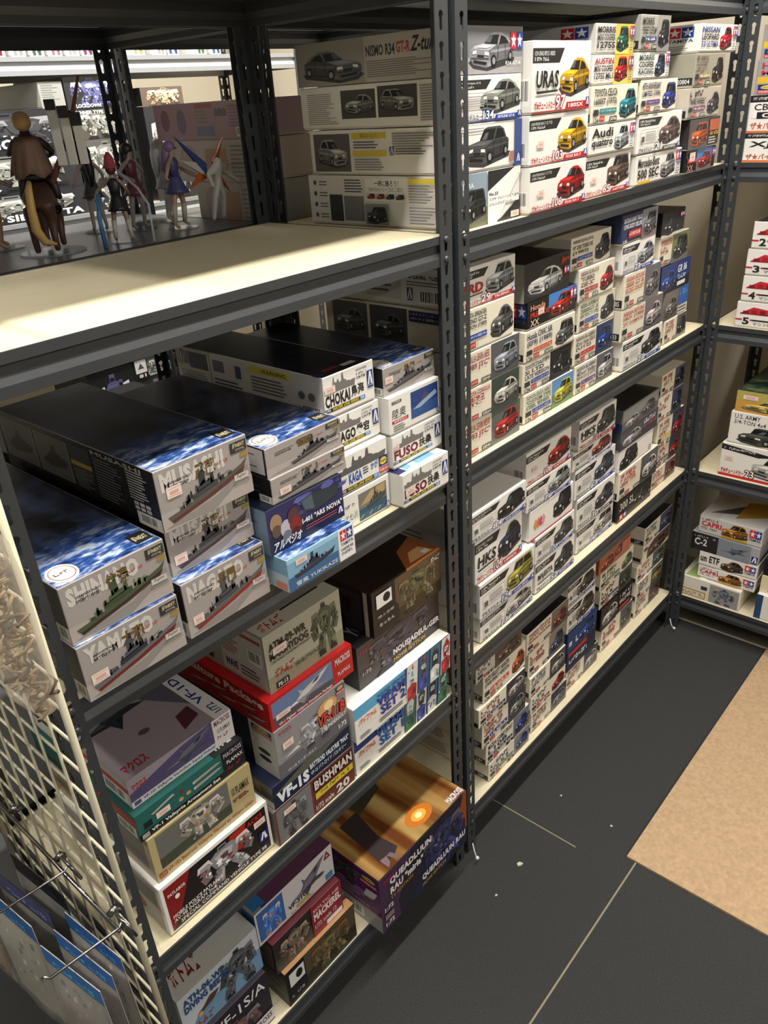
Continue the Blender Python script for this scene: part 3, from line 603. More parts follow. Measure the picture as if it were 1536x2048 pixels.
# ---- middle shelf
stack(3, 0, .02, 1.053, [
 (-.006, .199, 1.126, 'cream box, red rally car on tarmac', CRM, HS(['COROLLA LEVIN AE101', '"1993 JTC"'], (.66, .20, .22), None, '20542', (.74, .18, .18), 'sedan', (.34, .38, .36), (.42, .42, .42), split=.50)),
 (-.006, .190, 1.194, 'cream box, white race car yellow wheels', CRM, HS(['TOYOTA COROLLA', 'AE92', '"JTC"'], (.66, .20, .22), None, '20564', (.84, .83, .80), 'sport', (.20, .26, .24), (.24, .25, .26), split=.50)),
 (-.006, .188, 1.263, 'cream box, white striped race coupe', CRM, HS(['COROLLA LEVIN AE92', '"1989 JTC"'], (.60, .24, .30), None, '20545', (.62, .66, .72), 'sedan', (.34, .34, .36), (.30, .31, .33), split=.50)),
 (-.006, .172, 1.341, 'cream box, grey coupe, blue strip', CRM, HS(['TOYOTA SPRINTER', 'TRUENO GT-Z', 'VERSION (1989)'], (.14, .22, .18), BLUE, None, (.40, .40, .40), 'sport', whitebg=True, jp='AE92 GT-Z 後期型 (1989)', big='HC-69', split=.5, sidex=lambda L: (L.rect(.06, .1, .34, .95, (.34, .34, .34)), L.rect(.36, .1, .64, .95, (.30, .30, .30)), car(L, .08, .2, .32, .85, (.46, .46, .46)), car(L, .39, .2, .62, .85, (.42, .42, .42)), L.rect(.66, .68, .94, .94, NAVY), L.text('トヨタ スプリンター トレノ', .67, .83, .92, .91, (.85, .85, .9), 0), L.text('AE92 GT-Z 後期型 (1989)', .67, .72, .90, .80, (.85, .85, .9), 0)))),
 (-.006, .178, 1.413, 'white box, silver coupe, red 29', WHT, lambda F, L, T: (AO('29', 'TRUENO', (.66, .68, .70), 'sedan', mid='TRD', midc=RED, flag='~')(F, L, T), L.b.clear(), L.rect(.36, .18, .62, .9, (.82, .81, .78)), L.lines(.38, .3, .6, .82, 4, (.35, .34, .36)), L.lines(.1, .2, .32, .85, 6, (.6, .6, .58)), L.alogo(.66, .18, .70, .5), L.barcode(.74, .10, .92, .46), L.text('~~', .66, .72, .9, .82, (.3, .3, .3)), L.lines(.66, .54, .92, .68, 2, (.5, .5, .5))))], .33)
stack(3, 1, .028, 1.053, [
 (.223, .428, 1.119, 'cream box, yellow-green coupe, blue sky', CRM, HS(['TOYOTA CELICA 1600GT', '"CUSTOM TYPE', 'STEEL WHEEL"'], (.20, .40, .34), BLUE, '20648', (.82, .80, .24), 'sedan', (.38, .56, .78), (.36, .50, .30), jp='トヨタ セリカ 1600GT')),
 (.220, .418, 1.185, 'cream box, dark sedan on black', CRM, HS(['TOYOTA STARLET EP71', 'Si LTD', 'LATE VERSION'], (.16, .20, .34), BLUE, '20473', (.17, .18, .20), 'sedan', (.12, .12, .13), (.16, .16, .17), jp='スターレット EP71 ターボS')),
 (.223, .424, 1.251, 'cream box, grey hatchback, red-orange strip', CRM, HS(['Honda CIVIC SiR', '(EF9) (1989)'], (.16, .22, .34), (.80, .30, .18), '20309', (.42, .43, .44), 'mini', whitebg=True, jp='ホンダ シビック SiR')),
 (.231, .426, 1.309, 'black box with red coupe, blue panel', BLK, lambda F, L, T: (photo(F, .42, .1, 1, 1, (.26, .50, .80), (.14, .14, .15), .45), car(F, .46, .14, .93, .92, (.78, .20, .14), 'sedan'), F.text('Honda', .05, .66, .34, .86, (.86, .60, .50), .02), F.text('PRELUDE', .05, .40, .42, .60, (.76, .22, .16), .03), F.text('XX', .05, .12, .22, .34, (.86, .76, .66), .02), F.sticker(.20, .44, .32, .66), F.stars(.86, .55, .99, .96, False), L.stars(.86, .24, .99, .9))),
 (.216, .392, 1.384, 'black box with white sports car', BLK, lambda F, L, T: (photo(F, 0, 0, 1, 1, (.10, .10, .11), (.13, .13, .14)), car(F, .06, .10, .84, .82, (.90, .90, .90), 'sport'), F.text('GR', .78, .70, .86, .84, RED, .03), F.text('Supra', .80, .72, .97, .9, (.80, .25, .22), .02), F.stars(.86, .42, .98, .62, False), L.rect(.9, 0, 1, 1, (.6, .6, .58))))])
stack(3, 2, .026, 1.053, [
 (.434, .618, 1.123, 'cream box, white-blue-red race sedan', CRM, HS(['NISSAN BLUEBIRD', '4Door Sedan', 'SSS-R (U12) LATE'], (.20, .20, .40), PUR, '20521', (.80, .80, .82), 'sedan', (.36, .36, .40), (.30, .30, .32), jp='ブルーバード SSS')),
 (.426, .612, 1.194, 'cream box, blue sedan at night', CRM, HS(['NISSAN BLUEBIRD', '4Door Sedan SSS-R', '(U12)'], (.30, .24, .30), RED, '20592', (.16, .30, .60), 'sedan', (.16, .22, .38), (.20, .24, .34), jp='ニッサン ブルーバード')),
 (.441, .615, 1.263, 'cream box, dark grey classic coupe', CRM, HS(['NISSAN SKYLINE HT', '2000GT-X', '(KGC110)'], (.26, .38, .30), BLUE, '20743', (.30, .32, .32), 'sedan', whitebg=True, jp='スカイライン HT 2000')),
 (.431, .594, 1.335, 'cream box, red turbo coupe', CRM, HS(['NISSAN SILVIA S110', '"TURBO', 'ZSE-X"'], (.34, .22, .24), (.66, .18, .20), '20782', (.70, .18, .20), 'sport', whitebg=True, jp='ニッサン シルビア')),
 (.398, .575, 1.403, 'cream box, black and silver coupe', CRM, HS(['NISSAN SILVIA (S110)', 'HT 2000 TURBO RS', '(1983)'], (.30, .36, .28), BLUE, '20781', (.26, .26, .27), 'sedan', whitebg=True, jp='シルビア HT 2000 RS'))])
stack(3, 3, .008, 1.053, [
 (.640, .862, 1.129, 'white box, dark truck, black flag', WHT, AO('27', 'SKYLINE', (.30, .30, .31), 'sedan', 'm', flag='~')),
 (.622, .848, 1.207, 'cream box, white-red racing coupe', CRM, HS(['NISSAN SKYLINE', 'HR31 (1988)', '"JTC CHAMPION"'], (.68, .22, .22), None, '20533', (.84, .80, .80), 'sport', (.42, .40, .42), (.36, .36, .38))),
 (.621, .818, 1.289, 'cream box, grey racing coupe', CRM, HS(['NISSAN SKYLINE', '2000 GT-R', 'RACING CONCEPT'], (.72, .34, .22), None, '20585', (.50, .50, .51), 'sport', (.40, .40, .42), (.44, .44, .45))),
 (.602, .770, 1.359, 'white box, silver coupe, blue 23', WHT, AO('23', 'SILVIA', (.66, .68, .72), 'sport', 'm', flag='~')),
 (.586, .768, 1.423, 'dark blue box with pickup pictures', (.16, .20, .34), lambda F, L, T: (photo(F, .56, 0, 1, 1, (.55, .56, .60), (.50, .42, .42), .4), car(F, .60, .1, .98, .9, (.42, .42, .45), 'truck'), F.text('DATSUN SUNNY TRUCK', .04, .72, .54, .88, (.88, .88, .90), .02), F.text('LONG BODY DELUXE', .04, .52, .54, .68, (.88, .88, .90), .02), F.rect(.18, .18, .52, .44, (.70, .18, .18)), F.text('w/CHIBI FIGURE', .2, .26, .5, .38, (.95, .9, .9), .01), F.text('1:24', .04, .05, .14, .16, (.9, .9, .9), .02)))])
stack(3, 4, .018, 1.053, [
 (.902, 1.046, 1.117, 'cream box, dark grey muscle coupe', CRM, HS(['~', '~~', '~~~'], (.64, .26, .24), None, '20559', (.24, .25, .26), 'sedan', (.36, .35, .34), (.46, .45, .43))),
 (.892, 1.040, 1.191, 'grey box, rally car, blue panel', (.56, .54, .52), lambda F, L, T: (photo(F, 0, 0, .56, 1, (.46, .42, .40), (.34, .33, .33)), car(F, .04, .1, .56, .86, (.52, .50, .50), 'sport'), F.rect(.58, .36, 1, 1, (.18, .38, .68)), F.text('~', .60, .70, .97, .9, (.4, .6, .85), .02), F.rect(.58, .04, 1, .34, (.84, .82, .76)), F.lines(.60, .08, .95, .3, 2, (.3, .3, .3)))),
 (.852, 1.034, 1.264, 'navy box with blue sports car', (.10, .14, .30), lambda F, L, T: (photo(F, 0, 0, 1, 1, (.14, .22, .46), (.08, .10, .20), .4), car(F, .02, .12, .50, .86, (.16, .36, .70), 'sport'), F.text('GR 86', .54, .58, .86, .86, (.85, .88, .95), .03), F.text('~', .56, .34, .86, .52, (.7, .8, .95), .01, .2), F.rect(.56, .12, .84, .26, (.88, .9, .93)))),
 (.826, 1.004, 1.337, 'cream box, vintage open roadster, green', CRM, HS(['29 ROADSTER', '~ '], (.66, .26, .24), None, '20477', (.26, .28, .27), 'mini', (.46, .50, .30), (.42, .42, .40), split=.42)),
 (.818, .950, 1.397, 'small black box, black off-roader', (.10, .10, .11), lambda F, L, T: (photo(F, 0, 0, 1, 1, (.13, .13, .14), (.80, .79, .76), .12), car(F, .08, .08, .74, .86, (.20, .20, .22), 'truck'), F.stars(.78, .58, .96, .86)))])
# ---- third shelf down
stack(4, 0, .013, .5955, [
 (.045, .262, .661, 'white box, white sedan, 131', WHT, AO('131', 'SPRINTER', (.80, .79, .77), 'sport', 'm', flag='~')),
 (.040, .259, .754, 'white box, yellow minivan, 124', WHT, AO('124', 'LUCIDA EMINA', (.66, .64, .28), 'truck', 'm', flag='~')),
 (.031, .212, .866, 'tall white box, dark blue coupe', WHT, AO('104', '180SX', (.17, .20, .30), 'sport', 't', mid='HKS', flag='1/24 HKS 180SX')),
 (.006, .217, .934, 'white box, black wedge coupe, 84', WHT, AO('84', 'SILVIA GAZELLE', (.17, .17, .18), 'sedan', 'm', flag='1/24 SILVIA GAZELLE S12'))])
stack(4, 1, .018, .5955, [
 (.281, .466, .682, 'white box, dark saloon, 52', WHT, AO('52', 'MAJESTA', (.24, .25, .26), 'sedan', 'm', mid='MAJESTA', flag='~')),
 (.274, .458, .755, 'white box, grey saloon, 120', WHT, AO('120', 'LAUREL', (.32, .33, .33), 'sedan', 'm', flag='~')),
 (.249, .449, .836, 'white box, black van, colourful splash', WHT, lambda F, L, T: (car(F, .52, .2, .96, .98, (.20, .19, .20), 'truck'), F.rect(0, .02, 1, .07, (.80, .2, .36)), [F.poly([(.10+.28*a, .22+.5*b) for a, b in ((i*.2+.1, .2), (i*.2+.26, .5+.1*(i % 2)), (i*.2+.1, .9), (i*.2-.06, .5))], c) for i, c in enumerate(((.86, .62, .2), (.85, .42, .5), (.80, .3, .4), (.88, .6, .66)))])),
 (.233, .429, .904, 'white box, silver sedan, 76', WHT, AO('76', 'ACCORD', (.66, .67, .67), 'sedan', 'm', flag='~')),
 (.230, .425, .986, 'white box, red coupe, 108', WHT, AO('108', '~', (.72, .18, .18), 'sport', 't', flag='~'))])
stack(4, 2, .028, .5955, [
 (.501, .700, .671, 'white box, white van, 140', WHT, AO('140', '~', (.74, .73, .71), 'truck', 'm', flag='~')),
 (.491, .694, .761, 'white box, dark gull-wing car, 30', WHT, AO('30', '~', (.32, .33, .36), 'sport', 'm', (.2, .2, .2), flag='~')),
 (.477, .690, .845, 'white box, dark blue saloon, 63', WHT, AO('63', '~', (.32, .35, .42), 'sedan', 'm', flag='~')),
 (.462, .662, .896, 'white box, orange-red car, 21', WHT, AO('21', '~', (.64, .26, .20), 'sedan', 'm', flag='~')),
 (.480, .668, .976, 'white box, dark coupe, badge, 101', WHT, AO('101', 'GT-R', (.26, .27, .29), 'mini', 't', mid='HKS', flag='1/24 HKS'))])
stack(4, 3, .021, .5955, [
 (.711, .926, .665, 'black box, dark roadster, white lettering', BLK, lambda F, L, T: (photo(F, .0, 0, 1, 1, (.12, .12, .12), (.09, .10, .14), .25), car(F, .44, .12, .98, .94, (.26, .24, .22), 'sport'), F.text('300 SL', .05, .50, .46, .86, (.80, .78, .72), .02), F.stars(.05, .08, .26, .34, False))),
 (.706, .950, .751, 'cream box, white racer photo', CRM, HS(['~', '~~', '~~~'], (.72, .28, .24), None, '20601', (.86, .86, .86), 'sport', (.34, .34, .36), (.28, .28, .30))),
 (.700, .910, .818, 'white box, black beetle-shaped car', WHT, TM(['', 'COX'], [(.15, .22, .20)], (.14, .14, .14), 'mini', cb=(.02, .06, .56, .92), logo=False)),
 (.694, .926, .873, 'dark box, white endurance racer', (.22, .22, .26), lambda F, L, T: (photo(F, 0, 0, 1, 1, (.30, .30, .32), (.22, .20, .24), .4), car(F, .06, .08, .56, .82, (.78, .77, .78), 'sport'), F.text('~', .60, .66, .92, .9, (.85, .85, .90), .02), F.text('~~', .60, .42, .92, .62, (.72, .30, .35), .02))),
 (.694, .912, .934, 'grey photo box, silver cars', (.40, .40, .41), lambda F, L, T: (photo(F, .02, .04, .98, .96, (.52, .52, .52), (.36, .36, .37), .45), car(F, .08, .06, .46, .62, (.74, .73, .72), 'sport'), car(F, .52, .2, .90, .8, (.40, .40, .42), 'sedan'), L.rect(.8, .04, 1, .4, (.14, .18, .40))), dict(topm=NAVYCLOUD))])
stack(4, 4, .028, .5955, [
 (.946, 1.118, .657, 'cream box, dark red coupe', CRM, HS(['~', '~~', '~~~'], (.66, .22, .22), RED, None, (.52, .14, .16), 'sport', (.42, .34, .32), (.36, .32, .31), big='HC-29')),
 (.958, 1.140, .722, 'cream box, bright red coupe', CRM, HS(['~', '~~'], (.66, .26, .24), NAVY, '~', (.74, .17, .15), 'sport', (.30, .28, .28), (.34, .32, .31))),
 (.955, 1.130, .814, 'cream box, red car, yellow strip', CRM, HS(['~', '~~', '~~~'], (.62, .40, .30), YEL, '~', (.68, .20, .20), 'sport', (.22, .26, .34), (.20, .24, .30))),
 (.936, 1.102, .891, 'cream box, blue-black car photo', CRM, HS(['~', '~~'], (.64, .30, .28), None, '~', (.20, .24, .36), 'sedan', (.26, .28, .36), (.30, .30, .34))),
 (.946, 1.104, .955, 'cream box, navy car on shade', CRM, HS(['~~', '~'], (.68, .36, .26), None, '~', (.16, .20, .30), 'sedan', (.34, .34, .38), (.28, .28, .30)))])
# ---- lowest shelf
stack(5, 0, .017, .135, [
 (.085, .272, .196, 'cream box, blue car, green strip', CRM, HS(['~', '~~'], (.30, .32, .40), GRN, '~', (.26, .34, .60), 'sport', (.50, .50, .52), (.46, .46, .48), split=.62)),
 (.075, .270, .265, 'cream box, deep blue coupe', CRM, HS(['MAZDA COSMO SPORT', 'L10B'], (.20, .20, .30), NAVY, '~', (.22, .30, .62), 'sport', (.46, .46, .50), (.40, .40, .44), split=.62)),
 (.057, .252, .345, 'cream box, silver classic coupe', CRM, HS(['~~', '~', '~~~'], (.56, .28, .24), BLUE, '~', (.60, .61, .60), 'sport', (.24, .24, .27), (.30, .30, .32), split=.58)),
 (.040, .240, .405, 'cream box, white car on slate', CRM, HS(['~', '~~'], (.52, .26, .30), NAVY, '~', (.80, .79, .78), 'sport', (.22, .22, .26), (.28, .28, .30), split=.58)),
 (.063, .245, .486, 'cream box, orange coupe, red strip', CRM, HS(['ISUZU BELLETT 1600GTR', '(1969) EARLY VERSION'], (.24, .24, .30), (.80, .32, .20), None, (.78, .36, .18), 'sport', whitebg=True, big='HC-68', split=.62)),
 (.030, .222, .540, 'grey box, brown sedan photo', (.76, .75, .71), HS(['~', '~~'], (.4, .36, .34), None, '~', (.42, .32, .26), 'sedan', (.30, .24, .22), (.34, .30, .28), split=.4))])
stack(5, 1, .025, .135, [
 (.296, .482, .202, 'cream box, blue-white race car', CRM, HS(['~', '~~', '~~~'], (.40, .22, .24), None, '~', (.50, .52, .62), 'sport', (.18, .18, .22), (.36, .36, .38))),
 (.290, .472, .262, 'cream box, red car, red strip', CRM, HS(['~', '~~'], (.22, .30, .40), RED, '~', (.66, .15, .17), 'sport', whitebg=True)),
 (.283, .466, .332, 'cream box, white machine photo', CRM, HS(['~', '~~', '~~~'], (.30, .32, .44), None, '~', (.70, .70, .70), 'sport', (.30, .28, .26), (.26, .26, .26))),
 (.279, .462, .410, 'cream box, navy car, hazy photo', CRM, HS(['~', '~~~'], (.64, .34, .30), None, '~', (.28, .32, .44), 'sedan', (.56, .50, .46), (.32, .34, .40))),
 (.268, .476, .478, 'cream box, red-striped racer photo', CRM, HS(['TAISAN STP GT-R', 'JGTC GT-R', '(BNR32 SKYLINE)'], (.66, .22, .20), None, '20308', (.56, .24, .22), 'sport', (.46, .42, .38), (.40, .36, .34), split=.58), dict(topm=NAVYCLOUD))])
stack(5, 2, .03, .135, [
 (.498, .684, .208, 'cream box, white racer, open top lid', CRM, HS(['~', '~~', '~~~'], (.52, .28, .26), None, '~', (.78, .77, .76), 'sport', (.20, .22, .24), (.42, .40, .38)), dict(topm=NAVYCLOUD)),
 (.492, .660, .345, 'tall dark blue box, red stripe', (.14, .20, .36), lambda F, L, T: (photo(F, .0, 0, 1, 1, (.16, .24, .42), (.10, .13, .24), .5), F.text('~', .05, .62, .60, .78, (.80, .82, .86), .02), F.rect(.05, .36, .68, .46, (.70, .20, .18)), F.text('~~', .08, .16, .7, .28, (.8, .82, .86), .01), car(F, .35, .5, .96, .96, (.2, .32, .62), 'sedan'))),
 (.485, .640, .435, 'white box, olive saloon, blue strip', WHT, AO('02', '~', (.40, .38, .32), 'sedan', 'm', carbox=(.30, .2, .98, .92))),
 (.480, .632, .510, 'white box, olive sedan, dark flag', WHT, AO('01', '~', (.36, .35, .30), 'sedan', 'm', carbox=(.30, .2, .98, .92)))])
stack(5, 3, .037, .135, [
 (.720, .925, .222, 'cream box, black racer, red lettering', CRM, HS(['~', '~~~'], (.68, .24, .22), None, '~', (.18, .19, .22), 'sport', (.30, .30, .36), (.44, .42, .42), split=.6)),
 (.702, .910, .306, 'black box, white racing car', BLK, lambda F, L, T: (photo(F, 0, 0, .5, 1, (.20, .18, .18), (.14, .14, .14)), car(F, .04, .1, .54, .88, (.84, .82, .80), 'sport'), F.text('~~', .58, .66, .94, .84, (.80, .78, .78), .02), F.text('~', .58, .42, .94, .6, (.80, .78, .78), .02), F.rect(.58, .16, .92, .32, (.62, .26, .18)))),
 (.692, .898, .375, 'cream box, dark green coupe', CRM, HS(['~', '~~'], (.34, .36, .26), NAVY, '~', (.24, .30, .22), 'sedan', (.22, .26, .24), (.28, .30, .30), split=.58)),
 (.682, .895, .438, 'cream box, light green coupe', CRM, HS(['~~', '~'], (.34, .40, .32), GRN, '~', (.46, .54, .30), 'sport', whitebg=True, split=.6)),
 (.668, .862, .500, 'orange photo box, red-orange cars', (.62, .34, .24), lambda F, L, T: (photo(F, 0, 0, 1, 1, (.60, .36, .24), (.70, .42, .28)), car(F, .05, .1, .50, .8, (.78, .34, .18), 'sport'), car(F, .50, .3, .78, .9, (.70, .30, .2), 'sport'), F.rect(.70, .36, .98, .84, (.76, .40, .34))))])
stack(5, 4, .032, .135, [
 (.941, 1.128, .200, 'cream box, dark red blurred photo', CRM, HS(['~', '~~', '~~~'], (.52, .30, .28), None, '~', (.46, .18, .17), 'sport', (.30, .24, .24), (.28, .24, .24))),
 (.938, 1.130, .274, 'cream box, yellow-striped car photo', CRM, HS(['~~', '~', '~~~'], (.34, .34, .44), None, '~', (.66, .56, .28), 'sedan', (.36, .38, .36), (.30, .32, .34))),
 (.932, 1.138, .335, 'cream box, teal-grey car photo', CRM, HS(['~', '~~'], (.62, .36, .26), None, '~', (.42, .48, .44), 'sedan', (.34, .38, .38), (.34, .36, .34))),
 (.955, 1.152, .400, 'cream box, racer photo centred', CRM, lambda F, L, T: (F.poly([(.16, .1), (.16, .7), (.40, .95), (.98, .95), (.98, .30), (.7, .1)], (.34, .28, .26)), car(F, .22, .16, .9, .86, (.50, .34, .26), 'sport'), F.rect(.03, .68, .14, .86, (.55, .26, .24)), L.rect(.86, .1, .98, .3, (.15, .15, .15)))),
 (.955, 1.155, .465, 'cream box, navy racer, dark lid', CRM, HS(['~', '~~', '~~~'], (.30, .32, .44), None, '~', (.40, .42, .56), 'sport', (.30, .32, .40), (.22, .24, .44)), dict(topm=NAVYCLOUD))])
# ------------------------------------------------------------------ near rack: ship boxes
GRB = (.63, .605, .595)
def FJ(name, kanji, top, hull, sub='BATTLESHIP', st=(.06, .26, .22, .44), big=False, seed=1, side=None, seal=False, small=False, tow=(.24, .25, .27)):
    def d(F, L, T):
        F.rect(0, .0, 1, .30, (.68, .65, .63))
        if name: F.text(name, .05, .62, .72, .93, (.80, .785, .765), .06)
        F.text('JAPANESE NAVY', .12, .70, .36, .755, (.13, .13, .14), .03); F.text(sub, .12, .635, .33, .69, (.13, .13, .14), .03)
        F.text(kanji, .40, .60, .62, .86, (.40, .32, .16), .05); F.text('~~', .62, .70, .76, .75, (.72, .30, .26))
        F.poly([(.02, .05), (.55, .02), (.97, .40), (.97, .5), (.6, .22)], (.56, .54, .53))
        ship(F, .06 if not small else .30, .06, .97, .80, top, hull, tow, .42, seed)
        F.rect(.80, .76, .985, .94, (.20, .20, .20)); F.text('艦NEXT', .83, .84, .965, .92, (.80, .76, .62), .04); F.text('~', .84, .78, .96, .82, (.70, .66, .52)); F.rect(.90, .66, .985, .73, (.62, .52, .20))
        F.rect(.80, .30, .96, .40, (.78, .76, .74)); F.text('Fujimi', .83, .32, .93, .39, (.18, .18, .18), .01, .3); F.lines(.78, .22, .97, .28, 2, (.45, .44, .43))
        if st: F.sticker(*st)
        if side: side(L)
        else: L.rect(0, 0, 1, 1, (.09, .09, .10)); L.lines(.6, .2, .95, .85, 9, (.4, .4, .42)); L.rect(.93, .0, 1, .30, (.85, .84, .82)); L.barcode(.94, .03, .99, .27)
        if seal: T.ell(.16, .07, .13, .055, (.88, .86, .82), 'art', 20); T.ell(.16, .07, .11, .046, (.58, .46, .42), 'art', 20); T.ell(.16, .07, .10, .042, (.90, .88, .84), 'art', 20); T.text('~~', .09, .06, .23, .08, (.4, .35, .33), ch='let')
        T.rect(.80, .03, .97, .10, (.12, .12, .12)); T.text('艦NEXT', .82, .045, .95, .08, (.80, .76, .62), .03)
    return d
def musside(L):
    L.rect(0, 0, 1, 1, (.085, .085, .095)); 
    for a, b in ((.02, .26), (.275, .50)): L.rect(a, .16, b, .90, (.52, .51, .48)); L.rect(a+.008, .17, b-.008, .89, (.40, .39, .37)); L.poly([(a+.03, .40), (a+.10, .62), (a+.12, .78), (a+.14, .62), (b-.02, .50), (b-.04, .38), (a+.08, .32)], (.20, .20, .20))
    L.rect(.51, .30, .64, .92, (.24, .24, .24)); L.rect(.51, .56, .64, .64, (.70, .62, .22)); L.lines(.52, .16, .63, .52, 8, (.45, .45, .45)); L.lines(.66, .14, .82, .86, 14, (.42, .42, .42)); L.lines(.85, .40, .96, .90, 11, (.72, .72, .72))
    for k in range(6): L.rect(.865+(k % 3)*.032, .24+(k//3)*.08, .89+(k % 3)*.032, .30+(k//3)*.08, (.78, .78, .78))
    L.rect(.87, .0, 1, .22, (.88, .87, .85)); L.barcode(.885, .03, .985, .2); L.text('MUSASHI', .66, .90, .94, .97, (.70, .68, .62), .03)
def ships():
    g = 'ship kit boxes stacked on the near rack'; W = 'near rack'
    def k(x0, x1, y, z0, z1, des, look, wh, lid=GRB, depth=.42, **kw): return kit(x0, x1, y, z0, z1, des, look, wh, lid, depth, group=g, **kw)
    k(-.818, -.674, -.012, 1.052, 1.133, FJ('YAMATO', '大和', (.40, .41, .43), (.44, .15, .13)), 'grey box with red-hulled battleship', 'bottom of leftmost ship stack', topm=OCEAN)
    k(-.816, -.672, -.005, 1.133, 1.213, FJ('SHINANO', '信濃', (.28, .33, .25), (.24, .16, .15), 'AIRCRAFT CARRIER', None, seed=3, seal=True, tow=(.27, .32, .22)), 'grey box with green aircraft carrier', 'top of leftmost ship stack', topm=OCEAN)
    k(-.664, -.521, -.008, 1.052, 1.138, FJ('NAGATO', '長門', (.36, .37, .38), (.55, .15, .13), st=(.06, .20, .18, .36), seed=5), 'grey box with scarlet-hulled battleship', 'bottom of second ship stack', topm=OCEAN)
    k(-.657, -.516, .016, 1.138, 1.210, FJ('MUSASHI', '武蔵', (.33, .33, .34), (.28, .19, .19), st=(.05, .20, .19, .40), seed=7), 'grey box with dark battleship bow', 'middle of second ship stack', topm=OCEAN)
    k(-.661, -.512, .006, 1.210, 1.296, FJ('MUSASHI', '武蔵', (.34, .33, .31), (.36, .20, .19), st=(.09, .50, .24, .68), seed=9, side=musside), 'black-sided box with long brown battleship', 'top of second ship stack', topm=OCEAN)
    # third stack
    def yuki(F, L, T):
        F.rect(0, .0, .74, .86, (.22, .40, .58)); F.rect(0, .42, .74, .86, (.50, .68, .80)); F.rect(0, .86, 1, 1, (.62, .80, .90)); ship(F, .08, .30, .70, .86, (.16, .22, .30), (.14, .18, .26), (.18, .24, .32), .2, 4)
        F.text('雪風 YUKIKAZE', .10, .07, .72, .21, (.86, .90, .93), .01); F.rect(.75, .0, 1, 1, (.93, .93, .93)); F.stars(.78, .46, .975, .95); F.text('日本駆逐艦 雪風', .78, .30, .97, .40, (.2, .2, .25), .01); F.text('~~', .78, .18, .95, .26, (.3, .3, .34)); F.sticker(.12, .70, .28, .88)
        L.rect(0, 0, 1, 1, (.55, .72, .84)); L.rect(.5, 0, 1, .5, (.78, .86, .92)); L.rect(.93, .03, .99, .25, (.9, .6, .5))
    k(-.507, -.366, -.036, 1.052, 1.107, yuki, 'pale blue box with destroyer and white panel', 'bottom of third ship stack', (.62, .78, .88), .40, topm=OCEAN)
    def ars(F, L, T):
        photo(F, 0, 0, 1, 1, (.16, .17, .36), (.10, .11, .22), .4); rd = random.Random(3)
        for i in range(14): F.ell(rd.uniform(.4, .98), rd.uniform(.6, .95), rd.uniform(.03, .10), rd.uniform(.03, .08), sh((.30, .32, .55), rd.uniform(.7, 1.4)))
        F.poly([(.42, .86), (.60, .92), (.97, .80), (.90, .60), (.62, .50), (.46, .62)], (.17, .22, .26)); F.poly([(.44, .84), (.58, .89), (.60, .56), (.48, .62)], (.30, .38, .42))
        for cx, cy, c in ((.10, .66, (.62, .50, .40)), (.22, .44, (.72, .72, .78)), (.32, .62, (.34, .20, .20)), (.34, .42, (.50, .14, .16))): F.ell(cx, cy, .075, .20, c); F.ell(cx, cy-.18, .06, .14, sh(c, .6))
        F.text('I-401 "ARS NOVA"', .42, .34, .97, .46, (.92, .93, .95), .04); F.lines(.46, .16, .90, .28, 2, (.6, .3, .35)); F.text('アルペジオ', .04, .05, .40, .26, (.85, .90, .95), .03, .2); F.alogo(.90, .10, .98, .30)
        L.rect(0, 0, 1, 1, (.50, .58, .66)); L.lines(.5, .2, .95, .8, 8, (.3, .35, .45))
    k(-.511, -.357, -.010, 1.107, 1.180, ars, 'night-blue box with submarine and crew art', 'second up in third ship stack', (.14, .15, .28), .38, topm=NAVYCLOUD)
    k(-.490, -.338, -.004, 1.180, 1.2195, FJ('', '~', (.34, .35, .36), (.24, .22, .23), 'DESTROYER', (.10, .22, .24, .5), seed=11, tow=(.22, .22, .24)), 'slim grey box with warship', 'third up in third ship stack', depth=.40)
    def side_red(L): L.rect(0, 0, 1, 1, (.09, .09, .10)); L.rect(.45, .1, .99, .95, (.80, .79, .78)); L.lines(.5, .2, .95, .85, 8, (.35, .32, .34))
    k(-.490, -.340, .0, 1.2195, 1.265, FJ('', '雪', (.36, .37, .38), (.20, .20, .21), 'DESTROYER', None, seed=13, seal=True, small=True, side=side_red, tow=(.20, .21, .23)), 'slim grey box with destroyer, white seal on lid', 'top of third ship stack', depth=.40, topm=OCEAN)
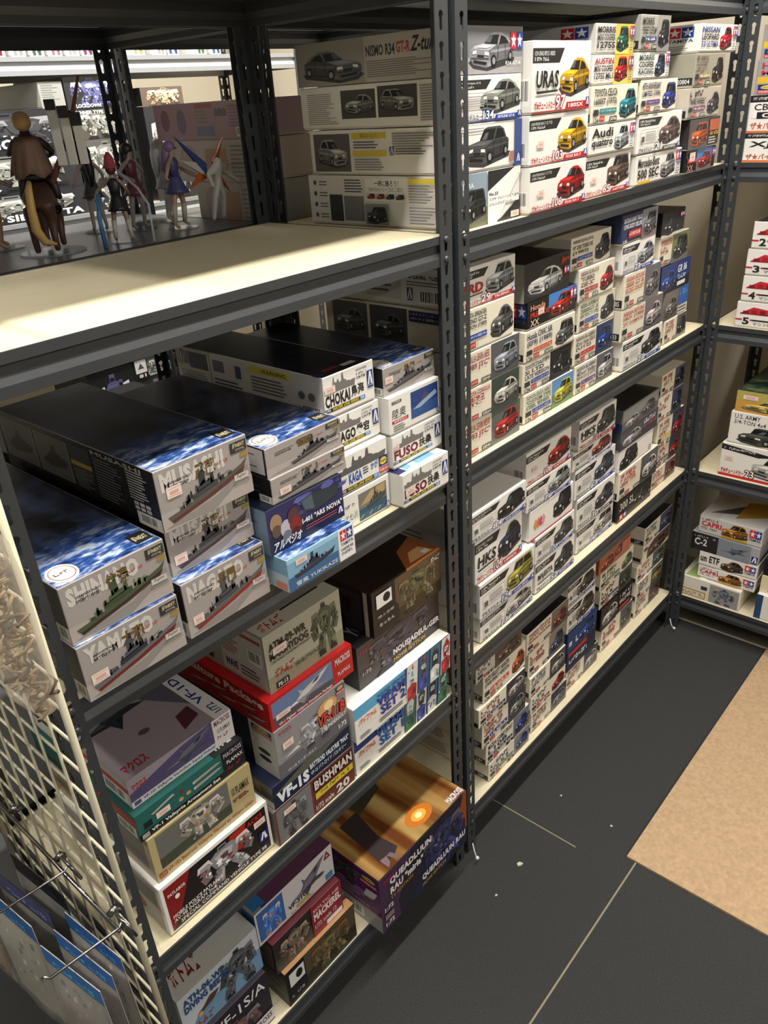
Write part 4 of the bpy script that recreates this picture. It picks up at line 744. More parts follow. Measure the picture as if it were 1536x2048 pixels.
    # waterline boxes
    def WL(name, kanji, nc, num, seed, st=None, hl=False, side=None, wide=False):
        def d(F, L, T):
            silhouette(F, .02, .58, .62, .97, (.46, .45, .44), seed); F.text(name, .02, .27, .50, .56, nc, .05); F.text(kanji, .52, .30, .78, .58, (.12, .12, .13), .03)
            F.rect(.0, .16, .12, .25, NAVY); F.text('1/700', .015, .175, .105, .24, (.92, .92, .92), .01); F.rect(.12, .16, .68, .25, (.13, .13, .13)); F.text('WATER LINE SERIES', .14, .175, .66, .238, (.88, .80, .18), .03, .15); F.rect(.68, .16, .79, .25, (.24, .50, .74)); F.text(num, .70, .175, .77, .24, (.92, .94, .96), .02)
            F.text('JAPANESE', .64, .86, .86, .92, (.25, .25, .27), .01); F.text('~~', .64, .78, .84, .83, (.25, .25, .27)); F.text('日本海軍', .64, .68, .82, .75, (.22, .22, .26), .02)
            F.alogo(.85, .36, .97, .78)
            if st: F.sticker(*st)
            if side: side(L)
            else: L.lines(.4, .2, .95, .8, 6, (.6, .6, .6))
            if side: T.rect(.0, .02, .14, .06, NAVY); T.rect(.2, .05, .5, .08, (.42, .14, .16)); T.rect(.55, .04, .8, .07, (.7, .7, .72))
            else: T.rect(.0, .02, .16, .09, NAVY); T.rect(.18, .03, .82, .30, (.45, .66, .82)); T.poly([(.3, .03), (.5, .3), (.6, .3), (.42, .03)], (.75, .86, .93))
        return d
    def chside(L):
        L.rect(0, 0, 1, 1, (.82, .81, .78)); L.text('1/700', .01, .55, .10, .95, (.25, .28, .34), .03); L.rect(.10, .50, .24, .92, (.22, .26, .34)); L.lines(.02, .1, .24, .42, 5, (.5, .5, .5)); L.rect(.255, .08, .26, .92, (.4, .4, .4)); L.rect(.28, .55, .36, .85, (.40, .42, .48)); L.rect(.44, .50, .48, .82, (.30, .34, .46)); L.lines(.28, .12, .52, .40, 3, (.3, .3, .3)); L.rect(.54, .76, .80, .92, (.84, .80, .30)); L.text('WARNING', .62, .79, .78, .89, (.35, .33, .15), .02); L.rect(.54, .08, .80, .2, (.84, .80, .30)); L.text('CAUTION', .62, .10, .78, .18, (.35, .33, .15), .02); L.lines(.55, .28, .78, .7, 5, (.4, .4, .4)); L.ell(.87, .5, .02, .1, (.4, .4, .4)); L.ell(.93, .5, .02, .1, (.4, .4, .4)); L.barcode(.86, .04, .99, .28)
    def kaga(F, L, T):
        silhouette(F, .02, .52, .97, .95, (.36, .36, .36), 8); F.text('KAGA', .20, .22, .46, .50, (.14, .34, .66), .05); F.text('J.M.S.D.F.', .0, .36, .17, .44, (.2, .2, .2), .02); F.text('かが', .64, .32, .79, .52, (.20, .40, .66), .03); F.lines(.48, .30, .62, .5, 3, (.2, .2, .2)); F.rect(0, .06, .14, .17, NAVY); F.text('1/700', .01, .08, .13, .155, (.9, .9, .9), .01); F.rect(.14, .06, .68, .17, (.13, .13, .13)); F.text('WATER LINE SERIES', .16, .08, .66, .155, (.88, .80, .18), .03, .15); F.rect(.68, .06, .79, .17, (.24, .50, .74)); F.text('032', .70, .08, .77, .155, (.92, .94, .96), .02); F.hlogo(.81, .10, .99, .54)
    def painted(F, L, T):
        photo(F, .34, .08, .93, .86, (.46, .46, .44), (.20, .34, .42), .42); F.poly([(.36, .5), (.6, .8), (.9, .84), (.9, .6), (.6, .52)], (.70, .60, .42)); ship(F, .50, .30, .92, .86, (.28, .31, .32), (.22, .26, .28), (.30, .32, .32), .2, 3)
        for i in range(6): F.poly([(.36+.09*i, .14+.03*(i % 2)), (.44+.09*i, .22+.03*(i % 2)), (.42+.09*i, .24), (.36+.09*i, .17)], (.62, .72, .76))
        F.text('~~', .06, .64, .26, .72, (.3, .3, .3)); F.text('ヒ七-川', .08, .26, .30, .48, (.2, .2, .2), .0); F.alogo(.90, .06, .97, .24)
    k(-.334, -.215, .020, 1.052, 1.117, painted, 'white box with painted warship at sea', 'bottom of fourth ship stack', WHT, .37)
    k(-.334, -.214, .021, 1.117, 1.185, kaga, 'white box, long grey warship, blue title', 'second up in fourth ship stack', WHT, .37)
    k(-.332, -.214, .033, 1.185, 1.248, WL('ATAGO', '愛宕', (.12, .12, .13), '339', 2), 'white box, cruiser silhouette, black title', 'third up in fourth ship stack', WHT, .36, topm=None)
    k(-.336, -.221, .033, 1.248, 1.317, WL('CHOKAI', '鳥海', (.12, .12, .13), '340', 2, (.02, .60, .22, .76), side=chside), 'white box, black title, dark sea lid', 'top of fourth ship stack', WHT, .37, topm=NAVYCLOUD)
    def mutsu(F, L, T):
        photo(F, .42, .20, .97, .90, (.16, .26, .52), (.20, .34, .58), .4); F.poly([(.46, .44), (.60, .54), (.92, .72), (.95, .60), (.6, .42)], (.60, .70, .80)); F.poly([(.6, .55), (.7, .8), (.8, .66)], (.30, .30, .38)); F.text('陸奥', .06, .42, .32, .66, (.16, .16, .16), .0, .15); F.rect(.05, .30, .36, .38, RED); F.text('金属砲身付', .08, .315, .33, .37, (.95, .92, .9), .01); F.rect(.06, .80, .24, .87, (.2, .2, .2)); F.text('1/700', .08, .81, .22, .86, (.9, .9, .9), .01); F.lines(.07, .08, .34, .26, 3, (.45, .45, .45)); F.alogo(.93, .08, .98, .2)
    k(-.211, -.083, -.008, 1.052, 1.117, WL('FUSO', '扶桑', (.46, .10, .18), '125', 6, (.04, .36, .24, .56)), 'white box, maroon title, sticking out', 'bottom of fifth ship stack', WHT, .40)
    k(-.205, -.070, .016, 1.117, 1.179, WL('FUSO', '扶桑', (.46, .10, .18), '125', 6, (.02, .60, .12, .74)), 'white box, maroon title, set back', 'second up in fifth ship stack', WHT, .38)
    k(-.207, -.071, .018, 1.179, 1.248, mutsu, 'white box with blue battle painting', 'third up in fifth ship stack', WHT, .38)
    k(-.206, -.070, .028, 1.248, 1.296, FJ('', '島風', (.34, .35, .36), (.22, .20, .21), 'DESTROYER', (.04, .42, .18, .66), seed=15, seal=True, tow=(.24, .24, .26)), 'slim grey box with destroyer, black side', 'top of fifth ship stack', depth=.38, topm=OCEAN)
ships()
# ------------------------------------------------------------------ near rack: robot boxes
MG = [(.30, .34, .26), (.22, .25, .20), (.42, .44, .36), (.14, .15, .14)]; MS = [(.60, .60, .62), (.40, .41, .44), (.80, .80, .80), (.22, .23, .26)]; MD = [(.16, .15, .18), (.28, .26, .30), (.10, .10, .12), (.38, .36, .40)]; MB = [(.16, .26, .50), (.85, .86, .88), (.66, .16, .18), (.2, .24, .3), (.5, .6, .7)]
def robots():
    g = 'robot kit boxes on the near rack'
    def k(x0, x1, y, z0, z1, des, look, wh, lid, depth=.33, **kw): return kit(x0, x1, y, z0, z1, des, look, wh, lid, depth, group=g, **kw)
    def ingram(F, L, T):
        F.rect(.03, .07, .97, .93, (.12, .09, .09)); F.poly([(.03, .07), (.03, .93), (.26, .93), (.12, .3)], (.52, .10, .10)); F.poly([(.62, .9), (.78, .93), (.72, .5), (.58, .55)], (.66, .16, .10)); mecha(F, .24, .14, .88, .92, [(.80, .79, .78), (.55, .54, .55), (.30, .28, .30), (.86, .84, .82), (.62, .2, .16)], 21, 54)
        F.text('PATLABOR', .05, .74, .20, .80, (.93, .92, .90), .02); F.ell(.12, .66, .02, .045, (.93, .92, .9)); F.text('ACKS', .78, .80, .93, .89, (.75, .14, .16), .03); F.text('MOBILE POLICE PATLABOR', .05, .30, .50, .37, (.93, .92, .9), .02); F.text('AV-98 INGRAM 2nd', .05, .22, .42, .29, (.93, .92, .9), .01); F.text('SPECIAL COMMAND VEHICLE TYPE 98', .10, .13, .92, .20, (.93, .92, .9), .01); F.alogo(.87, .30, .955, .50); F.sticker(.84, .66, .95, .78)
        L.rect(.04, .06, .97, .94, (.62, .60, .58)); L.rect(.5, .5, .95, .85, (.35, .34, .34)); L.ell(.72, .28, .1, .14, (.45, .16, .16)); L.lines(.06, .15, .45, .85, 7, (.5, .48, .46))
    k(-.793, -.576, .017, .541, .653, ingram, 'white-framed red and black robot box', 'bottom of leftmost robot stack', WHT, .31)
    def batt(F, L, T):
        F.rect(0, 0, 1, 1, (.72, .66, .48)); photo(F, .06, .22, .76, .96, (.42, .42, .40), (.26, .28, .22), .3); mecha(F, .22, .24, .74, .98, [(.62, .60, .56), (.62, .34, .18), (.30, .30, .30), (.82, .80, .76)], 8); F.text('VF-1D Battroid Valkyrie Piloted by Hikaru Ichijo', .10, .07, .97, .17, (.62, .30, .14), .02); F.rect(.02, .06, .09, .18, (.62, .30, .14)); F.text('1/72', .03, .08, .08, .16, (.8, .74, .56), 0); F.text('10 PLAMAX', .78, .56, .96, .74, (.14, .14, .14), .01); F.text('~~', .78, .40, .96, .48, (.45, .14, .14))
        L.rect(0, 0, 1, 1, (.66, .62, .50)); L.rect(.55, .2, .95, .85, (.42, .40, .38)); L.lines(.1, .2, .5, .8, 6, (.5, .46, .36))
    k(-.785, -.590, .026, .653, .745, batt, 'tan box with orange and grey fighter robot', 'second up in leftmost robot stack', (.72, .66, .48), .31)
    def arm(F, L, T):
        F.rect(0, 0, .78, 1, (.15, .38, .36)); F.rect(.78, 0, 1, 1, (.12, .12, .13)); F.rect(0, 0, .78, .26, (.10, .10, .11)); F.text('VF-1 Valkyrie Armament Set', .10, .06, .74, .21, (.92, .92, .90), .03); F.rect(.02, .05, .08, .21, (.7, .7, .68)); F.text('1/72', .03, .08, .075, .18, (.1, .1, .1), 0)
        for y in (.42, .64): F.poly([(.50, y), (.73, y+.06), (.77, y+.10), (.73, y+.14), (.50, y+.10)], (.74, .74, .72)); F.line(.52, y+.05, .74, y+.10, .0012, (.5, .25, .25))
        F.ell(.40, .72, .018, .06, (.55, .14, .16)); F.ell(.38, .46, .022, .07, (.72, .62, .42)); F.ell(.45, .50, .022, .07, (.72, .62, .42)); F.poly([(.14, .66), (.34, .80), (.32, .88), (.12, .72)], (.66, .66, .64)); F.sticker(.16, .40, .28, .62); F.rect(.05, .36, .12, .58, (.10, .13, .13)); F.text('MACROSS', .80, .74, .98, .92, (.70, .62, .68), .03); F.text('PLAMAX', .82, .46, .98, .60, (.88, .88, .86), .01); F.text('~~', .82, .22, .96, .34, (.60, .16, .18))
        L.rect(0, 0, 1, 1, (.16, .36, .34)); L.rect(.6, .5, 1, .8, (.66, .22, .20)); L.barcode(.82, .05, .98, .46); T.rect(0, 0, .72, 1, (.15, .38, .36)); T.rect(.72, 0, 1, 1, (.12, .12, .13)); T.text('1/72', .78, .03, .94, .14, (.85, .85, .83), .02)
    k(-.791, -.592, .030, .745, .797, arm, 'teal box with missile pictures', 'third up in leftmost robot stack', (.15, .36, .34), .31)
    def vfd(F, L, T):
        F.rect(0, 0, 1, 1, (.34, .30, .46)); F.poly([(0, .5), (.5, .9), (.8, 1), (0, 1)], (.62, .58, .62)); F.rect(0, 0, 1, .22, (.84, .83, .83)); F.text('VF-1D Valkyrie Vermilion Squad Fighter', .10, .05, .80, .17, (.16, .18, .44), .03); F.rect(.02, .05, .08, .18, (.3, .32, .5)); jet(F, .28, .24, .80, 1.0, (.42, .42, .50)); F.rect(.80, 0, 1, 1, (.86, .85, .84)); F.text('MACROSS', .82, .74, .98, .94, (.40, .20, .34), .03); F.text('10 PLAMAX', .84, .46, .97, .62, (.2, .2, .2), .01); F.text('~~', .83, .24, .96, .36, (.5, .16, .2)); F.text('マクロス', .03, .56, .16, .78, (.74, .16, .20), .03)
        L.rect(0, 0, 1, 1, (.86, .84, .82)); L.rect(.5, .5, 1, .7, (.74, .30, .26)); L.barcode(.76, .06, .97, .46)
        T.rect(0, 0, .84, 1, (.34, .32, .38)); T.poly([(.0, .0), (.84, .0), (.84, .2), (.5, .55), (0, .45)], (.56, .52, .55)); T.poly([(.1, .5), (.6, .62), (.84, .45), (.84, 1), (.1, 1)], (.20, .17, .32)); jet(T, .02, .30, .66, .72, (.24, .25, .30)); T.rect(.84, 0, 1, 1, (.82, .81, .80)); T.poly([(.62, .06), (.80, .10), (.80, .2), (.66, .18)], (.30, .14, .18)); T.ell(.4, .22, .05, .02, (.32, .26, .32))
        v, f, a = text_mesh('VF-1D Valkyrie', .02); T.add('let', [(.97-q[1]*.10, .16+q[0]*.70) for q in v], f, (.18, .20, .48)); v, f, a = text_mesh('1/72', .02); T.add('let', [(.96-q[1]*.07, .03+q[0]*.09) for q in v], f, (.2, .22, .4)); T.text('マクロス', .04, .03, .26, .10, (.66, .14, .18), .03)
    k(-.783, -.594, .044, .797, .852, vfd, 'violet and white jet box', 'top of leftmost robot stack', (.80, .79, .80), .30)
    # second stack
    def bush(F, L, T):
        F.rect(0, 0, 1, 1, (.42, .22, .20)); F.rect(.02, .02, .44, .96, (.46, .46, .46)); mecha(F, .06, .04, .42, .94, [(.22, .22, .22), (.36, .36, .36), (.60, .60, .60)], 31, 36); F.text('BUSHMAN', .48, .66, .98, .92, (.86, .80, .76), .05, outline=(.25, .10, .10)); F.rect(.48, .40, .98, .58, (.84, .74, .22)); F.text('~~~', .52, .45, .94, .54, (.30, .26, .10)); F.text('1/72 scale', .47, .10, .70, .24, (.88, .84, .80), .02); F.text('20', .74, .08, .92, .32, (.90, .86, .84), .04); F.sticker(.10, .70, .24, .84)
        L.rect(0, 0, 1, 1, (.80, .79, .76))
        for q in range(14): L.rect(.9, .04+q*.066, 1, .075+q*.066, (.12, .12, .12))
    k(-.572, -.378, .008, .541, .626, bush, 'brown and grey soldier-robot box, yellow strip', 'bottom of second robot stack', (.55, .50, .48), .31)
    def vf1s(F, L, T):
        F.rect(0, 0, 1, 1, (.10, .13, .24)); F.poly([(0, .6), (.4, 1), (.9, 1), (.5, .6)], (.34, .36, .30)); F.text('VF-1S', .04, .10, .44, .62, (.90, .92, .95), .06); F.text('BATTROID VALKYRIE "MAX"', .46, .46, .98, .70, (.90, .92, .95), .03); F.text('VF-1S バトロイド バルキリー', .46, .18, .94, .38, (.85, .88, .92), .01); L.rect(0, 0, 1, 1, (.30, .27, .20)); L.rect(.6, .4, .9, .85, (.5, .42, .28)); L.rect(.3, .02, 1, .3, (.84, .83, .80)); L.barcode(.7, .03, .95, .28)
    k(-.567, -.379, .009, .626, .677, vf1s, 'slim navy box with large white title', 'second up in second robot stack', (.12, .14, .24), .32)
    def vf11(F, L, T):
        photo(F, 0, 0, 1, 1, (.56, .55, .56), (.40, .39, .41), .3); jet(F, .04, .12, .80, .98, (.70, .69, .70)); mecha(F, .28, .2, .84, .8, MS, 41, 30); F.ell(.72, .74, .14, .16, (.84, .62, .40)); F.ell(.74, .76, .07, .09, (.95, .86, .66)); F.text('VF-11B', .56, .42, .97, .66, (.78, .28, .22), .05, .1, outline=(.92, .90, .88)); F.text('THUNDERBOLT', .60, .30, .97, .38, (.92, .92, .92), .02); F.text('VF-11B サンダーボルト', .10, .06, .50, .13, (.86, .86, .86), .01); F.hlogo(.86, .82, .98, .97); F.text('マクロス', .05, .86, .22, .95, (.66, .2, .22), .03); F.sticker(.08, .56, .22, .70); F.text('1:72', .84, .10, .96, .20, (.9, .9, .9), .03)
        L.rect(0, 0, 1, 1, (.10, .13, .22)); L.poly([(.1, 0), (.5, 0), (.6, .5), (.3, .7)], (.28, .34, .48)); L.poly([(.42, .3), (.55, .8), (.62, .9), (.6, .3)], (.6, .6, .62)); L.rect(.80, 0, 1, 1, (.88, .87, .85)); L.hlogo(.82, .8, .98, .95); L.ell(.9, .45, .05, .05, (.2, .2, .2)); L.ell(.9, .30, .05, .05, (.2, .2, .2))
    k(-.545, -.378, .010, .677, .782, vf11, 'grey jet box with fiery orange title', 'third up in second robot stack', (.60, .59, .60), .32)
    def redb(F, L, T):
        F.rect(0, 0, 1, 1, (.72, .11, .12)); F.rect(.03, .08, .74, .92, (.42, .50, .66)); F.poly([(.03, .08), (.74, .08), (.74, .3), (.03, .4)], (.34, .30, .34)); jet(F, .10, .14, .72, .96, (.82, .82, .83)); F.text('VF-1 Fighter Valkyrie Decalture Package', .08, .02, .72, .14, (.95, .92, .90), .02); F.text('MACROSS', .78, .62, .97, .86, (.90, .82, .84), .03); F.text('PLAMAX', .80, .22, .96, .36, (.92, .86, .86), .01); F.sticker(.06, .28, .22, .46)
        L.rect(0, 0, 1, 1, (.70, .10, .11)); L.text('The Decalture Package', .06, .58, .96, .92, (.88, .84, .80), .04)
        for a, b in ((.10, .34), (.34, .26), (.58, .18), (.80, .12), (.50, .40), (.74, .36)): jet(L, a, b, a+.18, b+.22, (.70, .70, .62))
        T.rect(0, 0, 1, 1, (.72, .11, .12))
    k(-.545, -.350, .012, .782, .842, redb, 'red box with white jet picture', 'fourth up in second robot stack', (.72, .11, .12), .33)
    def marsh(F, L, T):
        F.rect(.0, .0, 1, 1, (.66, .65, .58)); F.rect(0, 0, 1, .28, (.56, .56, .46)); mecha(F, .56, .06, .99, .98, MG, 51, 60); F.text('ATM-09-WR', .05, .70, .52, .84, (.12, .14, .12), .03); F.text('MARSHYDOG', .05, .55, .54, .68, (.12, .14, .12), .03); F.text('1:35 SCALE CONSTRUCTION KIT', .06, .49, .56, .53, (.14, .14, .14), .02); F.text('ボトムズ', .08, .22, .32, .38, (.66, .14, .14), .04, .2); F.rect(.08, .04, .24, .15, (.10, .10, .10)); F.text('PS-13', .10, .06, .22, .13, (.90, .90, .88), .02); F.text('~~', .34, .20, .66, .26, (.3, .32, .28)); F.sticker(.09, .62, .26, .74)
        L.rect(0, 0, 1, 1, (.64, .64, .58)); L.rect(.42, .04, .98, .96, (.80, .79, .75)); L.rect(.44, .82, .96, .88, (.66, .30, .28)); L.lines(.45, .4, .7, .78, 7, (.62, .42, .4)); L.barcode(.78, .42, .95, .66); L.text('WAVE', .46, .14, .62, .28, (.14, .2, .42), .04); L.lines(.66, .1, .94, .3, 3, (.35, .36, .4)); mecha(L, .02, .1, .36, .9, MG, 52, 20)
        T.rect(0, 0, 1, 1, (.70, .69, .63)); T.text('ボトムズ', .06, .04, .34, .16, (.60, .14, .14), .04, .2); T.rect(.40, .16, .9, .5, (.12, .12, .12))
    k(-.527, -.355, .024, .842, .956, marsh, 'olive-grey box with green walking machine', 'top of second robot stack', (.70, .69, .63), .20)
    # third stack
    def vif(n, c, pal, seed):
        def d(F, L, T):
            F.rect(0, 0, .50, 1, (.93, .92, .90)); F.rect(.0, .68, .50, 1, (.36, .66, .82) if n == '2' else (.16, .22, .46)); F.rect(.50, 0, 1, 1, (.20, .30, .46)); 
            rd = random.Random(seed); bgs = [(.86, .86, .84), (.16, .34, .50), (.22, .44, .52), (.82, .83, .85)] if n == '2' else [(.24, .46, .36), (.84, .85, .86), (.20, .36, .56), (.30, .56, .60)]
            for q in range(4):
                a0 = .50+q*.125; F.poly([(a0, 0), (a0+.115, 0), (min(1, a0+.145), 1), (a0+.03, 1)], bgs[q]); mc = [pal[0], (.20, .30, .60), (.85, .86, .86), pal[2], (.12, .14, .2)]
                def Q(u, v2): return (min(1, a0+.015*2*v2+.115*u), v2)
                c1, c2 = mc[q % 3], mc[(q+2) % 5]; F.lay += 1
                for pts, cq in (([(.1, 0), (.9, 0), (.95, .36), (.5, .46), (.05, .36)], c1), ([(.25, .45), (.75, .45), (.86, .75), (.5, .96), (.14, .75)], c2), ([(.3, .60), (.7, .60), (.66, .72), (.34, .72)], (.86, .88, .9)), ([(.36, .63), (.64, .63), (.6, .69), (.4, .69)], (.3, .7, .6)), ([(.42, .86), (.58, .86), (.5, 1.0)], (.78, .24, .2)), ([(.15, .1), (.4, .14), (.38, .3), (.12, .26)], sh(c1, 1.35)), ([(.6, .14), (.86, .1), (.88, .26), (.62, .3)], sh(c1, .7)), ([(.3, .48), (.7, .48), (.6, .56), (.4, .56)], sh(c2, .5))):
                    F.poly([Q(*p) for p in pts], cq)
                for k2 in range(6): u, v2, d = rd.uniform(.05, .8), rd.uniform(.05, .85), rd.uniform(.06, .16); F.poly([Q(u, v2), Q(u+d, v2+d*.3), Q(u+d*.8, v2+d*.7), Q(u-.02, v2+d*.5)], sh(rd.choice(mc), rd.uniform(.7, 1.3)), 'art', k2 > 0)
            F.text('ROUND VERNIAN', .22, .84, .50, .93, (.93, .93, .93) if n == '1' else (.16, .20, .46), .02); F.text('VIFAM', .21, .58, .49, .82, c, .05); F.text('SET '+n, .24, .30, .49, .56, c, .04); F.text('バイファム', .03, .48, .20, .66, (.84, .44, .14), .05, .2); F.lines(.03, .10, .16, .22, 3, (.4, .4, .42)); F.lines(.22, .12, .46, .24, 2, (.4, .4, .42)); L.lines(.5, .2, .95, .8, 5, (.7, .7, .7))
        return d
    k(-.371, -.085, .010, .541, .626, vif('1', (.12, .38, .68), [(.20, .42, .30), (.85, .85, .82), (.24, .26, .3)], 61), 'wide white box, colourful robots, dark blue corner', 'bottom of third robot stack', WHT, .30)
    k(-.372, -.084, .000, .626, .711, vif('2', (.14, .22, .58), [(.66, .18, .22), (.80, .80, .80), (.3, .3, .4)], 71), 'wide white box, red robots, light blue corner', 'second up in third robot stack', WHT, .30)
    def nous(F, L, T):
        photo(F, 0, 0, 1, 1, (.28, .24, .24), (.22, .19, .21), .4); mecha(F, .02, .0, .96, 1.0, MD, 81, 60); F.text('NOUSJADEUL-GER', .40, .20, .99, .38, (.92, .91, .90), .04); F.text('MOVIE EDITION', .40, .08, .80, .17, (.80, .66, .24), .02); F.text('マクロス', .02, .80, .14, .90, (.66, .2, .22), .03); F.text('1:72', .04, .30, .14, .38, (.8, .7, .7), .02); L.rect(0, 0, 1, 1, (.14, .13, .14)); T.rect(0, 0, 1, 1, (.12, .11, .12)); T.text('YOU', .1, .08, .3, .2, (.5, .48, .46), .03)
    k(-.326, -.083, .026, .711, .808, nous, 'dark box with grey armoured robot', 'third up in third robot stack', (.20, .18, .20), .30)
    def brown(F, L, T):
        photo(F, .30, 0, 1, 1, (.36, .29, .20), (.22, .18, .12), .3); F.rect(0, 0, .32, 1, (.10, .10, .10)); F.poly([(.3, .55), (.36, .4), (.36, 0), (.3, 0)], (.10, .10, .10)); mecha(F, .30, .06, 1.0, .96, [(.26, .30, .20), (.38, .36, .26), (.18, .18, .14), (.5, .42, .3)], 91, 70); F.rect(.05, .62, .26, .92, (.90, .90, .88)); F.ell(.19, .78, .05, .10, (.08, .08, .08)); F.text('陸上自衛', .06, .40, .28, .46, (.8, .8, .78), 0); F.text('なっちん', .07, .20, .28, .28, (.86, .86, .84), .01); F.text('ボトムズ', .84, .82, .97, .94, (.9, .88, .85), .03, .2)
        L.rect(0, 0, 1, 1, (.13, .13, .13)); L.rect(.14, .08, .86, .9, (.20, .20, .20)); mecha(L, .2, .12, .8, .86, [(.08, .08, .08), (.12, .12, .12)], 93, 24); L.rect(.9, 0, .95, 1, (.75, .74, .7))
        T.rect(0, 0, 1, 1, (.14, .10, .08)); T.poly([(.5, .0), (1, .0), (1, .4), (.7, .3)], (.60, .34, .18)); T.poly([(.62, .06), (.95, .04), (.9, .2), (.75, .2)], (.86, .66, .46)); T.rect(.84, .06, .92, .12, (.92, .9, .88))
    k(-.284, -.083, .018, .808, .905, brown, 'brown and black war-machine box', 'top of third robot stack', (.16, .14, .12), .20)
    # lowest shelf
    def vf1sa(F, L, T):
        F.rect(0, 0, 1, 1, (.15, .13, .16)); mecha(F, .05, .05, .95, .7, [(.30, .22, .26), (.42, .30, .30), (.2, .18, .22), (.5, .48, .5)], 101, 40); F.text('VF-1S/A', .28, .74, .95, .92, (.85, .85, .86), .01); F.rect(.58, .04, 1, .26, (.82, .81, .80)); F.text('MACROSS', .62, .12, .97, .22, (.34, .16, .40), .03); F.text('H.', .03, .62, .15, .72, (.8, .8, .8), .02); L.rect(0, 0, 1, 1, (.2, .18, .2))
    k(-.818, -.644, .018, .123, .268, vf1sa, 'tall dark box with thin white lettering', 'bottom of lowest-shelf left stack', (.16, .14, .17), .31)
    def beetle(F, L, T):
        F.rect(0, 0, 1, 1, (.74, .77, .80)); F.poly([(0, 0), (1, 0), (1, .5), (.2, .4)], (.42, .56, .68)); mecha(F, .42, .04, .99, .98, [(.20, .21, .22), (.32, .33, .35), (.12, .12, .13), (.45, .46, .48)], 111, 60); F.text('ATH-06-WP', .05, .76, .56, .90, (.14, .30, .50), .04); F.text('DIVING BEETLE', .05, .60, .62, .74, (.14, .30, .50), .04); F.poly([(.18, .34), (.34, .54), (.46, .52), (.36, .40)], (.32, .20, .16)); F.text('ボトムズ', .06, .08, .34, .24, (.66, .14, .16), .04, .2); F.ell(.20, .34, .03, .05, (.8, .6, .3))
        L.rect(0, 0, 1, 1, (.70, .70, .68)); T.rect(0, 0, 1, 1, (.72, .72, .70)); T.text('ボトムズ', .08, .06, .42, .2, (.48, .12, .14), .04, .2); T.poly([(.3, .24), (.4, .3), (.9, .3), (.9, .9), (.3, .9)], (.08, .08, .08))
    k(-.812, -.640, .028, .268, .382, beetle, 'pale box with black diving machine', 'top of lowest-shelf left stack', (.70, .70, .68), .30)
    def bott(F, L, T):
        F.rect(0, 0, .26, 1, (.10, .10, .10)); photo(F, .26, 0, 1, 1, (.30, .26, .18), (.18, .16, .11), .4); mecha(F, .28, .05, .98, .98, [(.24, .28, .20), (.36, .32, .22), (.5, .36, .2)], 121, 50); F.rect(.04, .52, .24, .9, (.82, .82, .80)); F.ell(.17, .72, .045, .12, (.08, .08, .08)); F.text('~~~', .04, .2, .22, .3, (.6, .6, .58)); L.rect(0, 0, 1, 1, (.14, .14, .14)); L.lines(.3, .15, .95, .85, 8, (.45, .45, .44)); T.rect(0, 0, 1, 1, (.20, .14, .10)); T.poly([(0, 0), (1, 0), (1, .1), (.5, .12), (0, .08)], (.66, .50, .34)); T.poly([(.5, .1), (.8, .08), (.9, .16)], (.7, .36, .16))
    k(-.612, -.420, .008, .123, .225, bott, 'dark olive war-machine box, white emblem', 'bottom of lowest-shelf middle stack', (.18, .15, .11), .20)
    def mack(F, L, T):
        photo(F, 0, 0, .56, 1, (.16, .12, .13), (.22, .22, .18), .4); mecha(F, .04, .04, .54, .94, [(.60, .16, .18), (.28, .32, .26), (.42, .38, .34), (.66, .60, .5)], 131, 40); F.rect(.54, 0, 1, 1, (.50, .13, .19)); F.text('SOLTIC H8', .57, .76, .96, .86, (.82, .70, .68), .02); F.text('MACKEREL', .57, .48, .98, .72, (.86, .80, .78), .05); F.text('1/72 scale 12', .57, .22, .90, .36, (.80, .70, .68), .02); F.rect(.74, .02, .98, .16, (.88, .87, .85), 'stk'); L.rect(0, 0, 1, 1, (.16, .14, .14)); L.rect(.5, .1, .98, .9, (.4, .36, .3))
    k(-.620, -.440, .018, .225, .313, mack, 'maroon-panel robot box, dark picture', 'middle of lowest-shelf middle stack', (.34, .12, .15), .26)
    def vf31(F, L, T):
        F.rect(0, 0, 1, 1, (.80, .79, .80)); F.rect(.02, .08, .34, .94, (.24, .38, .64)); mecha(F, .05, .1, .33, .9, [(.8, .5, .3), (.30, .5, .8), (.85, .85, .85)], 141, 26); jet(F, .40, .14, .90, .96, (.46, .44, .48)); F.text('VF-31C', .38, .22, .62, .36, (.16, .16, .18), .02); F.text('SIEGFRIED', .62, .34, .86, .44, (.2, .2, .22), .02); F.rect(.48, .10, .66, .17, (.72, .68, .24)); F.text('~~', .40, .06, .7, .09, (.3, .3, .32)); F.rect(.88, .06, .97, .22, (.22, .50, .70)); F.text('△', .88, .7, .97, .92, (.6, .16, .2), .04); L.rect(0, 0, 1, 1, (.68, .68, .68)); L.rect(.86, .5, 1, .95, (.14, .38, .58)); T.rect(0, 0, 1, 1, (.34, .20, .30)); T.rect(0, 0, .10, 1, (.5, .5, .5)); T.rect(.02, .02, .16, .12, (.16, .40, .60))
    k(-.635, -.437, .034, .313, .402, vf31, 'white and purple jet box, blue inset', 'top of lowest-shelf middle stack', (.66, .66, .67), .28)
